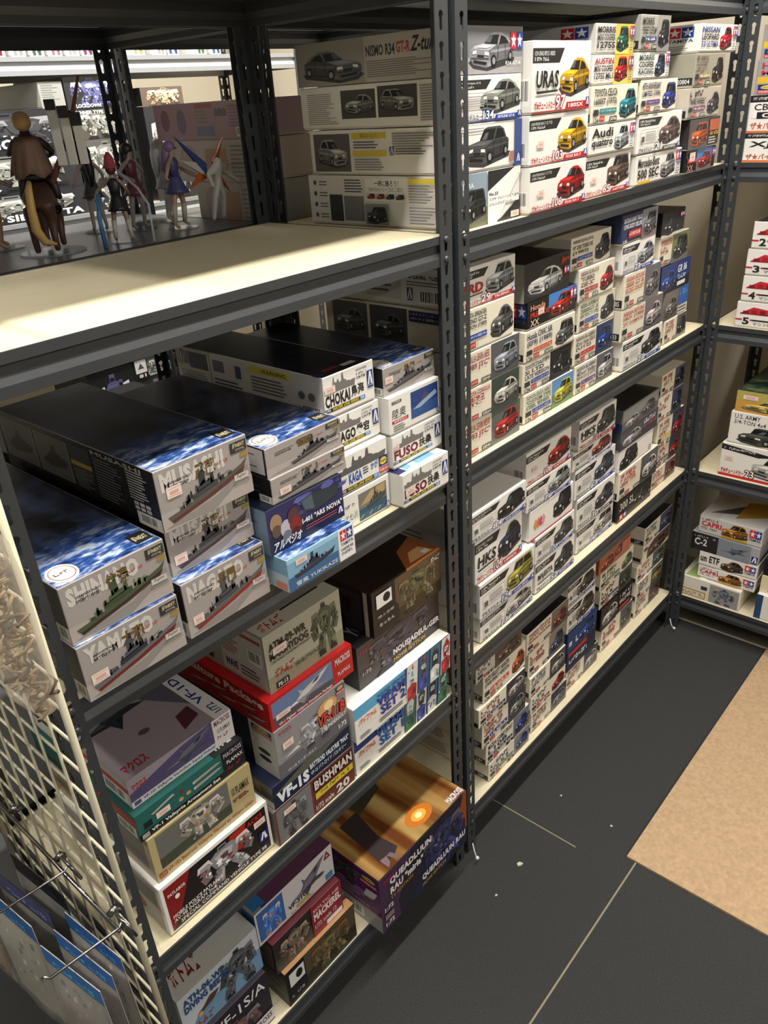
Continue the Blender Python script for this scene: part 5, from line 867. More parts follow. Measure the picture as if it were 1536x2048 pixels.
    def qr(F, L, T):
        F.rect(0, 0, 1, 1, (.14, .12, .17)); F.poly([(0, .0), (0, 1), (.34, 1), (.18, .3), (.2, 0)], (.26, .17, .28)); F.poly([(.84, .35), (.96, 1), (1, 1), (1, .3)], (.56, .28, .12)); F.poly([(.30, 0), (.98, 0), (.98, .5), (.5, .42)], (.12, .13, .26)); mecha(F, .40, .02, .98, .98, MD+[(.18, .18, .34)], 151, 70); F.text('QUEADLUUN', .10, .74, .56, .88, (.86, .84, .84), .05); F.text('RAU "miria"', .10, .58, .46, .71, (.86, .84, .84), .05); F.text('TV EDITION', .10, .48, .34, .55, (.62, .50, .20), .02); F.text('QUEADLUUN RAU', .44, .18, .97, .31, (.86, .84, .86), .05); F.text('MOVIE EDITION', .44, .08, .72, .15, (.66, .54, .18), .02); F.text('1:72', .03, .36, .12, .44, (.86, .84, .84), .03); F.text('1:72', .03, .08, .12, .16, (.86, .84, .84), .03); F.rect(.03, .2, .12, .3, (.5, .44, .42)); F.text('マクロス', .03, .86, .15, .95, (.66, .16, .2), .03)
        L.rect(0, 0, 1, 1, (.40, .14, .42)); L.rect(0, 0, 1, .30, (.72, .71, .70)); L.barcode(.55, .06, .8, .24); L.lines(.3, .34, .96, .62, 6, (.74, .62, .74)); mecha(L, .40, .60, .84, .96, [(.3, .32, .26), (.42, .4, .44), (.2, .2, .2)], 153, 26); L.hlogo(.80, .80, .98, .96); L.poly([(.82, .56), (.94, .60), (.98, .74), (.86, .72)], (.88, .87, .88))
        T.text('MACROSS', .82, .02, .99, .08, (.86, .84, .88), .04); T.poly([(.12, .10), (.22, .06), (.30, .10), (.28, .30), (.34, .60), (.16, .60), (.14, .3)], (.20, .17, .18)); T.poly([(.13, .02), (.17, .05), (.19, .11), (.13, .12)], (.50, .42, .44)); T.poly([(.22, .02), (.25, .04), (.23, .11), (.19, .11)], (.46, .38, .40)); T.poly([(.34, .55), (.62, .62), (.66, .9), (.3, .9)], (.22, .22, .16)); T.ell(.60, .16, .13, .09, (.80, .46, .14)); T.ell(.60, .16, .07, .05, (.93, .70, .26)); T.ell(.60, .16, .032, .026, (.98, .94, .74))
    k(-.384, -.083, -.035, .123, .288, qr, 'large purple and gold robot box sticking out', 'alone at right of lowest near shelf', (.17, .14, .19), .26, topm=GOLD)
robots()
# ------------------------------------------------------------------ right-hand rack (faces left)
def right_rack():
    g = 'boxes on the right-hand rack'; rz = -math.pi/2
    def k(y0, w, x, z0, z1, des, look, wh, lid=WHT, depth=.33, **kw):
        return kit(0, w, 0, z0, z1, des, look, wh, lid, depth, rz, 0, g, origin=(x, y0, z0), **kw)
    def bike(num, t1, t2, c):
        def d(F, L, T):
            F.rect(0, .82, 1, 1, (.14, .14, .15)); F.text('~~~', .04, .88, .7, .95, (.9, .9, .9)); F.text(t1, .06, .46, .5, .72, (.14, .14, .14), .03, .15); F.text(t2, .52, .46, .8, .74, c, .04, .2); F.text('ザ★バイク', .04, .08, .40, .30, (.72, .34, .18), .03); F.text(num, .42, .06, .6, .36, (.94, .93, .92), .02, .15, outline=(.74, .30, .16)); F.rect(0, 0, 1, .05, (.85, .40, .16))
        return d
    k(-.030, .21, 1.172, 1.477, 1.545, bike('38', 'XJR', '400', (.74, .16, .18)), 'white box with orange base line', 'lowest on right rack top shelf')
    def cb(F, L, T): bike('2', '~', '~', RED)(F, L, T); F.rect(.04, .40, .9, .80, (.93, .92, .91)); F.text('CB400 FOUR', .06, .60, .8, .78, (.14, .14, .14), .02); F.rect(.10, .38, .8, .56, (.12, .12, .12)); F.text('CUSTOM', .16, .41, .7, .53, (.93, .93, .93), .03)
    k(-.030, .21, 1.174, 1.545, 1.630, cb, 'white box with black custom strip', 'second on right rack top shelf')
    def hb(c):
        def d(F, L, T): F.rect(.0, .0, .16, 1, (.6, .58, .58)); F.rect(.02, .34, 1, .52, (.86, .70, .20)); F.text('Honda', .06, .74, .5, .92, c, .03); F.text('MCX', .06, .56, .4, .70, c, .03); F.hlogo(.04, .04, .34, .30); F.rect(.5, .1, .98, .9, (.48, .42, .40))
        return d
    k(-.036, .2, 1.174, 1.630, 1.707, hb((.70, .16, .26)), 'grey box with red and yellow lettering', 'third on right rack top shelf', (.62, .60, .60))
    k(-.040, .2, 1.174, 1.707, 1.782, hb((.30, .28, .26)), 'brown-topped box with yellow band', 'uppermost on right rack top shelf', (.56, .50, .46))
    def rs(n, s):
        def d(F, L, T):
            F.poly([(.08, .56), (.30, .82), (.60, .74), (.72, .60), (.74, .52), (.06, .52)], (.60, .14, .16)); F.poly([(.08, .57), (.30, .81), (.59, .73), (.70, .59)], (.78, .16, .20))
            for q in range(4): F.rect(.12+q*.15, .54, .22+q*.15, .66+.05*(q in (1, 2)), sh((.62, .12, .15), .8+.2*(q % 2)))
            F.rect(.0, .28, .62, .34, (.74, .16, .18)); F.rect(.3, .28, .74, .34, (.14, .14, .14)); F.rect(.12, .12, .26, .42, WHT, 'let'); F.text(n, .13, .12, .25, .40, (.12, .12, .12), .04); F.text(s, .32, .12, .74, .24, (.2, .2, .2), .01); F.text('H.G', .82, .70, 1, .84, (.18, .24, .22), .03)
        return d
    z = [1.053, 1.1235, 1.194, 1.2635, 1.334]
    for i, (n, s, y, wd) in enumerate((('5', 'マシンRS-3', -.072, 'lowest'), ('4', 'マシンRS-2', -.078, 'second'), ('3', 'マシンRS-1', -.079, 'third'), ('2', 'スーパーZ', -.085, 'uppermost'))):
        k(y, .15, 1.172, z[i], z[i+1], rs(n, s), 'white box with red block logo and number '+n, wd+' of its stack', WHT, .26, topm=(NAVYCLOUD if i == 3 else None))
    def trk(F, L, T):
        F.poly([(0, .80), (0, .96), (.75, .82), (.5, .72)], (.14, .14, .15)); F.text('~~', .04, .82, .46, .88, (.85, .85, .85)); car(F, .42, .14, 1.04, .78, (.72, .72, .70), 'truck'); F.rect(0, .0, 1, .08, RED); F.text('ザ★チューンドカー', .03, .10, .34, .26, RED, .03); F.text('23', .36, .08, .48, .30, (.94, .94, .93), .02, outline=RED); F.sticker(.06, .5, .18, .62)
    k(-.086, .215, 1.178, .5955, .703, trk, 'white box with white pickup', 'bottom of right rack third shelf')
    def army(F, L, T): F.text('U.S. ARMY', .06, .80, .42, .94, (.2, .2, .2), .01); F.text('3/4-TON 4x4 TRUCK', .06, .64, .80, .77, (.2, .2, .2), .01); car(F, .12, .06, .92, .62, (.30, .30, .28), 'mini')
    k(-.097, .20, 1.182, .703, .803, army, 'white box with army truck drawing', 'middle of right rack third shelf')
    def ylw(F, L, T): F.rect(0, 0, 1, 1, (.80, .60, .26)); F.rect(0, .55, 1, 1, (.72, .66, .34)); car(F, .08, .12, .9, .62, (.80, .70, .36), 'sedan'); F.sticker(.10, .62, .32, .82)
    k(-.104, .19, 1.186, .803, .868, ylw, 'yellow-orange box with pale car', 'top of right rack third shelf', (.22, .30, .30), topm=oceanmat('teal_lid_print', (.05, .10, .14), (.14, .26, .26), (.5, .55, .3), (3, 5, 1)))
    def dio(F, L, T): F.rect(.0, .0, 1, .42, (.92, .88, .78)); F.rect(.02, .05, .44, .40, (.62, .48, .22)); F.rect(.035, .09, .425, .36, (.90, .86, .76)); F.text('~~', .06, .14, .4, .3, (.66, .50, .26)); F.rect(.50, .05, .98, .92, (.60, .60, .60)); mecha(F, .52, .1, .96, .9, [(.4, .42, .44), (.7, .66, .6), (.3, .34, .4)], 161, 20); F.rect(.36, .55, .46, .72, (.2, .24, .26)); T.poly([(.06, .03), (.3, .03), (.3, .4), (.1, .4)], (.60, .68, .42)); T.rect(.4, .05, .9, .5, (.76, .70, .66))
    k(-.020, .195, 1.170, .135, .212, dio, 'cream box with tiny figures and gold frame', 'bottom of right rack lowest stack', (.90, .885, .83), .24)
    def capri(F, L, T): F.text('~~', .04, .76, .36, .88, (.2, .2, .2)); F.text('CAPRI', .04, .42, .36, .72, (.78, .16, .22), .04); F.text('~', .04, .24, .3, .36, (.3, .3, .3)); car(F, .36, .10, .78, .94, (.70, .46, .18), 'sedan'); F.rect(.38, .04, .78, .16, (.80, .62, .16)); F.stars(.80, .3, .98, .9); T.rect(0, 0, .3, .9, (.74, .72, .70)); T.poly([(.5, .1), (.98, .3), (.98, .6), (.5, .5)], (.66, .52, .20)); T.poly([(.1, .1), (.5, .2), (.5, .4)], (.3, .3, .34))
    k(-.066, .182, 1.186, .212, .258, capri, 'white box with yellow-black race car, lower one', 'right rack lowest stack')
    def etf(F, L, T): F.text('un ETF', .03, .3, .36, .8, (.14, .14, .14), .04); car(F, .38, .1, .78, .94, (.42, .32, .24), 'sport'); F.stars(.80, .3, .98, .9)
    k(-.064, .182, 1.186, .258, .310, etf, 'white box with brown car and bold title', 'third up in right rack lowest stack')
    def c2(F, L, T): F.rect(0, 0, .40, 1, (.12, .12, .13)); F.text('C-2', .05, .30, .24, .7, (.86, .86, .86), .03); F.text('~~', .04, .76, .36, .86, (.7, .7, .7)); F.rect(.40, 0, .88, 1, (.52, .55, .60)); jet(F, .44, .2, .86, .8, (.38, .42, .46)); F.alogo(.90, .1, .99, .5); L.rect(0, 0, 1, 1, (.62, .63, .64))
    k(-.032, .212, 1.186, .310, .374, c2, 'grey-blue aeroplane box with black panel', 'right rack lowest stack', (.66, .67, .68))
    k(-.048, .196, 1.190, .374, .436, capri, 'white box with yellow-black race car, uppermost', 'right rack lowest stack', (.80, .79, .78))
    def ital(F, L, T): F.rect(0, 0, .10, 1, (.16, .30, .42)); F.poly([(.36, .1), (.5, .7), (.64, .1)], (.20, .46, .30)); F.poly([(.5, .1), (.56, .5), (.68, .1)], (.76, .2, .2)); F.text('~~', .34, .02, .7, .08, (.3, .3, .3))
    k(-.262, .20, 1.172, .135, .225, ital, 'white box with green and red emblem', 'right edge of lowest right shelf')
    k(-.262, .20, 1.190, .225, .285, lambda F, L, T: (F.rect(0, 0, 1, 1, (.88, .84, .70)), F.poly([(.1, .1), (.3, .8), (.7, .7), (.6, .1)], (.80, .64, .16))), 'cream box with yellow shape', 'right edge above the emblem box', (.88, .84, .72))
    k(-.262, .20, 1.194, .285, .345, lambda F, L, T: (F.rect(0, 0, 1, 1, (.10, .10, .11)), F.text('C', .08, .3, .3, .8, (.88, .88, .88), .04)), 'black box with large white letter', 'right edge of lowest right shelf', (.10, .10, .11))
right_rack()
# ------------------------------------------------------------------ boxes seen through the back
def rear():
    g = 'boxes on the rear racks'; rd = random.Random(12)
    def robo(pal, seed, t=None, tc=(.9, .9, .92), tb=(.05, .06, .6, .24), n=60, bg=(.16, .16, .18)):
        def d(F, L, T):
            F.rect(0, 0, 1, 1, bg); mecha(F, .02, .02, .98, .98, pal, seed, n); mecha(F, .3, .1, .98, .9, pal, seed+1, 30)
            if t: F.text(t, *tb, tc, .04)
        return d
    wg = [(.85, .85, .82), (.55, .55, .52), (.30, .30, .30), (.95, .95, .92), (.12, .12, .13)]; bl = [(.26, .30, .55), (.60, .64, .80), (.90, .92, .95), (.14, .16, .30), (.4, .4, .6)]; gd = [(.80, .74, .60), (.95, .92, .84), (.60, .40, .22), (.30, .24, .2)]
    def k(x0, x1, z0, z1, des, look, wh, lid=BLK, y=1.612, d=.30): kit(x0, x1, y, z0, z1, des, look, wh, lid, d, group=g)
    W = 'rear aisle rack, seen through near rack'
    k(-.20, .24, 1.42, 1.50, robo(wg, 201, 'SIEGER TA', tb=(.40, .08, .96, .3)), 'black box with white lettering, lowest', W)
    k(.245, .44, 1.42, 1.50, robo(wg, 203), 'black box with pale machine, lowest', W)
    k(-.20, .24, 1.50, 1.604, robo(wg, 205), 'dark grey machine box, second up', W)
    k(.25, .43, 1.50, 1.622, robo(wg, 207, n=80, bg=(.35, .34, .33)), 'pale machine box with grey ground', W)
    k(-.16, .24, 1.604, 1.712, robo([(.10, .10, .11), (.25, .25, .27), (.6, .6, .62), (.15, .15, .16)], 209, 'GORA', tb=(.34, .10, .72, .34)), 'shiny black box with bold white title', W)
    k(.25, .425, 1.622, 1.704, robo(wg, 211, 'GUNNER TYPE', tb=(.03, .84, .6, .96), n=90, bg=(.32, .30, .28)), 'box crowded with pale armour', W)
    k(.245, .425, 1.704, 1.790, robo(bl, 213, 'LOCKDOWN', tb=(.14, .05, .6, .17), n=90), 'box crowded with blue-violet armour', W)
    k(.165, .240, 1.712, 1.780, lambda F, L, T: (F.rect(0, 0, 1, 1, (.62, .62, .60)), F.lines(.1, .2, .8, .9, 8, (.45, .45, .44))), 'small grey text panel box', W, (.62, .62, .60))
    k(.50, .66, 1.42, 1.70, robo(wg, 215), 'tall dark box between posts', W)
    k(.50, .66, 1.70, 1.755, robo(gd, 217, n=70, bg=(.40, .34, .30)), 'gold and cream robot box', W)
    k(.72, .98, 1.42, 1.70, lambda F, L, T: F.rect(0, 0, 1, 1, (.78, .76, .70)), 'plain cream carton', W, (.80, .77, .70))
    for i, (x, c, nm) in enumerate(((.05, (.70, .20, .30), 'red'), (.11, (.86, .84, .80), 'white'), (.165, (.36, .48, .34), 'green'), (.22, (.84, .60, .66), 'pink'), (.275, (.90, .88, .88), 'silver'), (.325, (.62, .24, .50), 'magenta'), (.38, (.90, .56, .14), 'orange'), (.50, (.92, .88, .50), 'pale yellow'), (.58, (.90, .88, .86), 'pearl'), (.63, (.28, .40, .74), 'blue'), (.74, (.40, .58, .36), 'leaf green'), (.80, (.30, .44, .76), 'royal blue'))):
        k(x, x+.043, 1.842, 1.99, robo([c, (.9, .9, .9), sh(c, .6)], 231+i, bg=(.85, .84, .82), n=20), 'narrow %s package' % nm, 'row above the grey beam, rear aisle', (.84, .83, .80), d=.1)
    k(.10, .275, .60, .93, robo(bl, 251, bg=(.1, .11, .13)), 'dark blue machine carton, lower level', 'rear aisle rack', d=.25)
    def b81(F, L, T): robo(wg, 253, 'GIGANTIC ARMS', tb=(.34, .04, .97, .14), bg=(.34, .46, .46))(F, L, T); F.rect(0, 0, .32, 1, (.06, .07, .08)); F.rect(.02, .30, .30, .96, (.9, .9, .9)); F.poly([(.08, .5), (.16, .8), (.24, .5)], (.3, .34, .34)); F.text('81', .08, .06, .26, .24, (.92, .92, .92), .04)
    k(.276, .435, .60, .865, robo(wg, 255), 'black and white machine carton, lower level', 'rear aisle rack', d=.25)
    k(.276, .435, .865, .935, b81, 'teal and white machine box, bright', 'rear aisle rack lower level', d=.25)
    for i, (x0, x1, nm) in enumerate(((-.80, -.62, 'leftmost'), (-.60, -.42, 'middle'), (-.40, -.23, 'rightmost'))):
        kit(x0, x1, .50, 1.0, 1.16, robo([(.10, .11, .14), (.14, .18, .30), (.06, .06, .07)], 261+i, bg=(.05, .05, .06)), '%s of the black cartons' % nm, 'behind the ship boxes', (.05, .05, .06), .25, group=g)
    # pink boxes whose long sides face left, on the rack behind the far rack
    W2 = 'behind the dark post, left of far rack'
    def pink(F, L, T):
        L.rect(0, 0, 1, 1, (.72, .60, .64)); L.rect(.0, .08, .44, .94, (.74, .58, .64)); L.ell(.12, .55, .05, .3, (.52, .36, .44)); L.ell(.30, .5, .05, .35, (.50, .46, .60)); L.rect(.46, .84, .64, .95, (.70, .40, .40)); L.rect(.46, .10, .64, .36, (.50, .56, .68)); L.lines(.46, .44, .64, .8, 4, (.6, .56, .5)); L.text('080', .66, .60, .78, .82, (.4, .4, .42), .03); L.lines(.8, .3, .97, .9, 7, (.55, .5, .5)); L.barcode(.86, .06, .98, .3)
    def pale(F, L, T): L.rect(0, 0, 1, 1, (.80, .76, .72)); L.ell(.25, .5, .12, .4, (.72, .66, .66)); L.rect(.45, .2, .7, .8, (.78, .62, .50)); L.lines(.74, .1, .96, .9, 8, (.6, .58, .56))
    def kk(x, y, z0, z1, D, des, look, lid): kit(x, x+.17, y, z0, z1, des, look, W2, lid, D, group=g)
    kk(-.015, .50, 1.46, 1.548, .20, pale, 'grey carton with printed columns', (.66, .65, .63))
    kk(-.015, .50, 1.548, 1.628, .28, pale, 'pale orange carton', (.78, .72, .68))
    kk(-.015, .50, 1.628, 1.697, .31, pink, 'pink carton with barcode', (.74, .62, .66))
rear()
# ------------------------------------------------------------------ figurines
def skin(name, verts, edges, radii, m, parent, sub=1):
    me = bpy.data.meshes.new(name); me.from_pydata(verts, edges, []); me.materials.append(m)
    o = bpy.data.objects.new(name, me); COL.objects.link(o); o.parent = parent
    md = o.modifiers.new('skin', 'SKIN'); md.use_smooth_shade = True; md.branch_smoothing = .4
    sv = me.skin_vertices[0].data
    for i, r in enumerate(radii):
        sv[i].radius = (r, r) if not isinstance(r, tuple) else r
    sv[0].use_root = True
    s = o.modifiers.new('sub', 'SUBSURF'); s.levels = sub; s.render_levels = sub
    return o
def ball(name, c, r, m, parent, sc=(1, 1, 1)):
    bm = bmesh.new(); bmesh.ops.create_uvsphere(bm, u_segments=12, v_segments=8, radius=r)
    for v in bm.verts: v.co = Vector((v.co.x*sc[0]+c[0], v.co.y*sc[1]+c[1], v.co.z*sc[2]+c[2]))
    me = bpy.data.meshes.new(name); bm.to_mesh(me); bm.free(); me.materials.append(m)
    for p in me.polygons: p.use_smooth = True
    o = bpy.data.objects.new(name, me); COL.objects.link(o); o.parent = parent; return o
def fm(c, r=.4): return mat('figure_%02x%02x%02x' % tuple(int(x*255) for x in c), c, r)
def cloak(parent, s, z0, z1, r0, r1, m, cy=0.0):
    v = []; f = []; C, Rw = 15, 6
    for j in range(Rw):
        t = j/(Rw-1)
        for i in range(C):
            a = math.radians(15+150*i/(C-1)); r = r0+(r1-r0)*t**.8+.035*t*math.sin(i*1.9+j*.4)
            v.append((r*math.cos(a)*s, (cy+r*math.sin(a)*.8)*s, (z0+(z1-z0)*t+.04*t*math.sin(i*1.1))*s))
    for j in range(Rw-1):
        for i in range(C-1): f.append((j*C+i, j*C+i+1, (j+1)*C+i+1, (j+1)*C+i))
    o = mesh_obj('cape', v, f, m, parent, True); md = o.modifiers.new('thick', 'SOLIDIFY'); md.thickness = .012*s; return o
def figure(loc, rz, H, body, hair, cloth, pose=0, hat=None, skirt=True, longhair=True, label='', base=True, cape=None, legs=None):
    t = empty('figurine', loc, rz); tag(t, label, 'figurine', 'small display figurines'); s = H/1.7
    a = [(.28, .02), (.42, .10), (.34, -.25), (.30, .20)][pose]; b = [(.30, 0), (.26, -.2), (.50, .1), (.46, -.3)][pose]; st = (.10, .16, .2, .13)[pose]
    V = [(0, 0, .95), (0, 0, 1.12), (0, 0, 1.34), (0, -.01, 1.46), (0, -.02, 1.56), (0, -.03, 1.64),
         (.09, 0, .90), (st, -.03, .50), (st+.03, .02, .10), (st+.03, -.10, .04), (-.09, 0, .90), (-st, .04, .50), (-st-.04, .08, .10), (-st-.04, -.04, .04),
         (.15, 0, 1.38), (a[0], -.06, 1.16), (a[0]+.06, a[1]-.12, 1.0), (a[0]+.08, a[1]-.18, .94), (-.15, 0, 1.38), (-b[0], -.04, 1.18), (-b[0]-.02, b[1]-.1, 1.06), (-b[0]-.03, b[1]-.16, 1.02)]
    E = [(0, 1), (1, 2), (2, 3), (3, 4), (4, 5), (0, 6), (6, 7), (7, 8), (8, 9), (0, 10), (10, 11), (11, 12), (12, 13), (2, 14), (14, 15), (15, 16), (16, 17), (2, 18), (18, 19), (19, 20), (20, 21)]
    R = [.11, .09, .11, .045, .085, .09, .085, .06, .04, .035, .085, .06, .04, .035, .05, .042, .034, .03, .05, .042, .034, .03]
    skin('body', [tuple(q*s for q in v) for v in V], E, [r*s for r in R], fm(body), t)
    def sc(v): return tuple(q*s for q in v)
    ball('hair', sc((0, .02, 1.63)), .125*s, fm(hair), t, (1, 1.05, 1.0))
    if longhair:
        v, f = tube([sc(p) for p in ((0, .07, 1.66), (.02, .13, 1.45), (.0, .15, 1.2), (.03, .17, .95))], [.11*s, .11*s, .09*s, .03*s], 8); mesh_obj('hair_tail', v, f, fm(hair), t, True)
    if skirt:
        v, f = lathe([(.10*s, 1.10*s), (.14*s, .98*s), (.22*s, .80*s), (.26*s, .72*s), (.24*s, .72*s), (.12*s, .95*s)], 14); mesh_obj('skirt', v, f, fm(cloth), t, True)
    v, f = lathe([(.105*s, 1.06*s), (.115*s, 1.2*s), (.135*s, 1.34*s), (.07*s, 1.43*s), (.05*s, 1.44*s)], 12, 1.15, .85); mesh_obj('jacket', v, f, fm(cloth), t, True)
    for e in (-1, 1): ball('eye', sc((e*.035, -.115, 1.60)), .014*s, fm((.1, .1, .14)), t)
    if legs:
        for i0 in (6, 10):
            v, f = tube([sc(V[i0+1]), sc(V[i0+2])], [.066*s, .048*s], 10); mesh_obj('stocking', v, f, fm(legs), t, True)
    if hat:
        v, f = lathe([(.18*s, 1.66*s), (.17*s, 1.69*s), (.13*s, 1.74*s), (.10*s, 1.90*s), (.03*s, 2.0*s)], 12); mesh_obj('hat', v, f, fm(hat), t, True)
    if cape:
        cloak(t, s, 1.43, .14, .17, .46, fm(cape, .6))
    if base:
        v, f = lathe([(.34*s, 0), (.34*s, .015*s), (.33*s, .022*s)], 18); mesh_obj('stand', v, f, mat('clear_stand', (.55, .58, .60), .1, alpha=.5), t)
    return t
FZ = 1.482
SKN = (.74, .60, .52)
figure((-.315, .53, FZ), 2.5, .125, (.60, .52, .46), (.36, .16, .20), (.14, .14, .16), 1, hat=(.62, .24, .32), label='figurine in red pointed hat and black dress', legs=(.80, .78, .74), longhair=False)
figure((-.165, .56, FZ), .6, .150, SKN, (.56, .46, .64), (.30, .32, .52), 2, label='figurine in violet-blue dress with pale legs', legs=(.78, .75, .70))
figure((-.26, .70, FZ), 2.9, .15, (.66, .60, .56), (.10, .10, .11), (.26, .26, .28), 0, label='black-haired figurine in grey dress')
figure((-.205, .64, FZ), .3, .15, (.60, .55, .52), (.16, .14, .16), (.40, .22, .26), 3, label='dark-haired figurine in dull red dress')
figure((-.455, .70, FZ), 1.2, .17, SKN, (.74, .62, .40), (.20, .22, .30), 1, cape=(.55, .10, .14), label='figurine with long crimson cape at left', skirt=False)
figure((-.555, .66, FZ), .4, .17, SKN, (.66, .18, .22), (.24, .26, .36), 3, label='red-haired figurine at the left frame edge')
figure((-.105, .68, FZ), 1.0, .15, (.78, .74, .70), (.80, .80, .82), (.70, .70, .74), 1, label='white-clad figurine beneath the pink carton')
def winged():
    t = empty('figurine', (-.085, .535, FZ), .3); tag(t, 'white winged machine figurine with orange and blue wing tips', 'figurine', 'small display figurines')
    wc = fm((.80, .79, .77)); 
    skin('body', [(0, 0, .075), (0, 0, .10), (0, -.01, .118), (.014, 0, .05), (.018, .01, .006), (-.014, 0, .05), (-.018, .01, .006), (.03, 0, .09), (.045, -.02, .07), (-.03, 0, .09), (-.045, -.02, .07)], [(0, 1), (1, 2), (0, 3), (3, 4), (0, 5), (5, 6), (1, 7), (7, 8), (1, 9), (9, 10)], [.008, .010, .007, .006, .0045, .006, .0045, .005, .004, .005, .004], wc, t)
    for i, (dx, dz, c) in enumerate(((-.075, .06, (.24, .30, .55)), (-.07, .02, (.82, .80, .78)), (-.05, -.03, (.78, .38, .16)), (.055, .05, (.80, .40, .16)), (.07, .0, (.82, .80, .78)), (.055, -.05, (.74, .36, .16)))):
        x0 = -.012 if dx < 0 else .012
        v = [(x0, .012, .11), (x0, .012, .085), (x0+dx, .02, .10+dz), (x0, .017, .11), (x0, .017, .085), (x0+dx, .022, .10+dz)]
        fixn(mesh_obj('wing', v, [(0, 1, 2), (3, 5, 4), (0, 3, 4, 1), (1, 4, 5, 2), (2, 5, 3, 0)], fm(c), t))
winged()
def horse():
    t = empty('rider_on_horse', (-.437, .56, FZ), 2.45); tag(t, 'brown horse with blond tail carrying a rider with a lance', 'figurine', 'small display figurines')
    br = fm((.30, .20, .17), .5); s = .100
    def sc(p): return tuple(q*s for q in p)
    V = [(0, .30, .98), (0, .0, .94), (0, -.32, 1.0), (0, -.52, 1.25), (0, -.62, 1.48), (0, -.82, 1.36), (0, -.92, 1.28),
         (.14, .36, .78), (.15, .30, .55), (.15, .42, .28), (.15, .38, .05), (-.14, .36, .78), (-.15, .22, .55), (-.15, .32, .28), (-.15, .28, .05),
         (.13, -.34, .75), (.13, -.36, .45), (.13, -.34, .2), (.13, -.36, .05), (-.13, -.34, .75), (-.13, -.42, .45), (-.13, -.34, .22), (-.13, -.36, .05)]
    E = [(0, 1), (1, 2), (2, 3), (3, 4), (4, 5), (5, 6), (0, 7), (7, 8), (8, 9), (9, 10), (0, 11), (11, 12), (12, 13), (13, 14), (2, 15), (15, 16), (16, 17), (17, 18), (2, 19), (19, 20), (20, 21), (21, 22)]
    R = [.27, .24, .24, .15, .12, .09, .07, .17, .10, .06, .055, .17, .10, .06, .055, .12, .08, .055, .055, .12, .08, .055, .055]
    skin('body', [sc(v) for v in V], E, [r*s for r in R], br, t)
    v, f = tube([sc(p) for p in ((0, .52, 1.15), (0, .66, 1.05), (.02, .70, .75), (.03, .66, .45), (-.05, .60, .25), (-.22, .58, .20))], [.04*s, .06*s, .07*s, .08*s, .07*s, .02*s], 8); mesh_obj('tail', v, f, fm((.76, .62, .38), .5), t, True)
    v, f = tube([sc(p) for p in ((0, -.28, 1.28), (0, -.44, 1.5), (0, -.58, 1.62))], [.05*s, .07*s, .03*s], 8); mesh_obj('mane', v, f, fm((.70, .56, .34), .5), t, True)
    for x in (-.06, .06): ball('ear', sc((x, -.6, 1.6)), .03*s, br, t, (1, 1, 2))
    v, f = lathe([(.20*s, 1.16*s), (.24*s, 1.22*s), (.16*s, 1.26*s)], 12, 1.2, 1); mesh_obj('saddle', v, f, fm((.16, .14, .16)), t, True)
    # rider
    dk = fm((.20, .16, .20)); 
    V = [(0, 0, 1.28), (0, .02, 1.5), (0, .0, 1.72), (0, -.02, 1.84), (0, -.03, 1.98), (.22, -.1, 1.2), (.28, -.06, .9), (.28, -.16, .84), (-.22, -.1, 1.2), (-.28, -.06, .9), (-.28, -.16, .84), (.2, 0, 1.74), (.34, -.1, 1.56), (.40, -.26, 1.56), (-.2, 0, 1.74), (-.34, -.12, 1.55), (-.2, -.3, 1.48)]
    skin('rider', [sc(v) for v in V], [(0, 1), (1, 2), (2, 3), (3, 4), (0, 5), (5, 6), (6, 7), (0, 8), (8, 9), (9, 10), (2, 11), (11, 12), (12, 13), (2, 14), (14, 15), (15, 16)], [q*s for q in (.14, .12, .14, .06, .11, .10, .06, .05, .10, .06, .05, .07, .055, .045, .07, .055, .045)], dk, t)
    ball('hair', sc((0, .03, 2.02)), .15*s, fm((.70, .58, .40)), t); 
    cloak(t, s, 1.80, 1.22, .17, .34, fm((.46, .36, .31), .7))
    v, f = tube([sc((-.28, .16, 1.1)), sc((-.75, .1, 1.9)), sc((-1.02, .06, 2.6))], [.05*s, .045*s, .02*s], 8); mesh_obj('lance', v, f, fm((.44, .30, .26)), t, True)
    for i in range(3):
        x = -.55-.17*i; b = box('shield_panel', (x-.07)*s, .30*s, 1.35*s, (x+.07)*s, .36*s, (2.15-.12*i)*s, fm((.78, .78, .78)), t, .001); box('panel_cap', (x-.08)*s, .29*s, (2.15-.12*i)*s, (x+.08)*s, .37*s, (2.3-.10*i)*s, fm((.16, .16, .18)), b, .001)
    v, f = lathe([(.55*s, 0), (.55*s, .02*s), (.53*s, .03*s)], 20); mesh_obj('stand', v, f, mat('clear_stand', (.55, .58, .60), .1, alpha=.5), t)
horse()
tag(tubeo('support_rod', [(-.29, .475, FZ), (-.285, .48, FZ+.06), (-.275, .52, FZ+.085), (-.29, .56, FZ+.12)], .0022, mat('clear_rod', (.85, .88, .9), .1, alpha=.55)), 'bent clear support rod standing before the red-hatted figurine', 'stand')
tag(tubeo('support_rod', [(-.372, .50, FZ), (-.37, .505, FZ+.05), (-.36, .51, FZ+.085)], .004, mat('blue_clear_rod', (.25, .50, .72), .1, alpha=.8)), 'blue clear support rod right of the horse', 'stand')
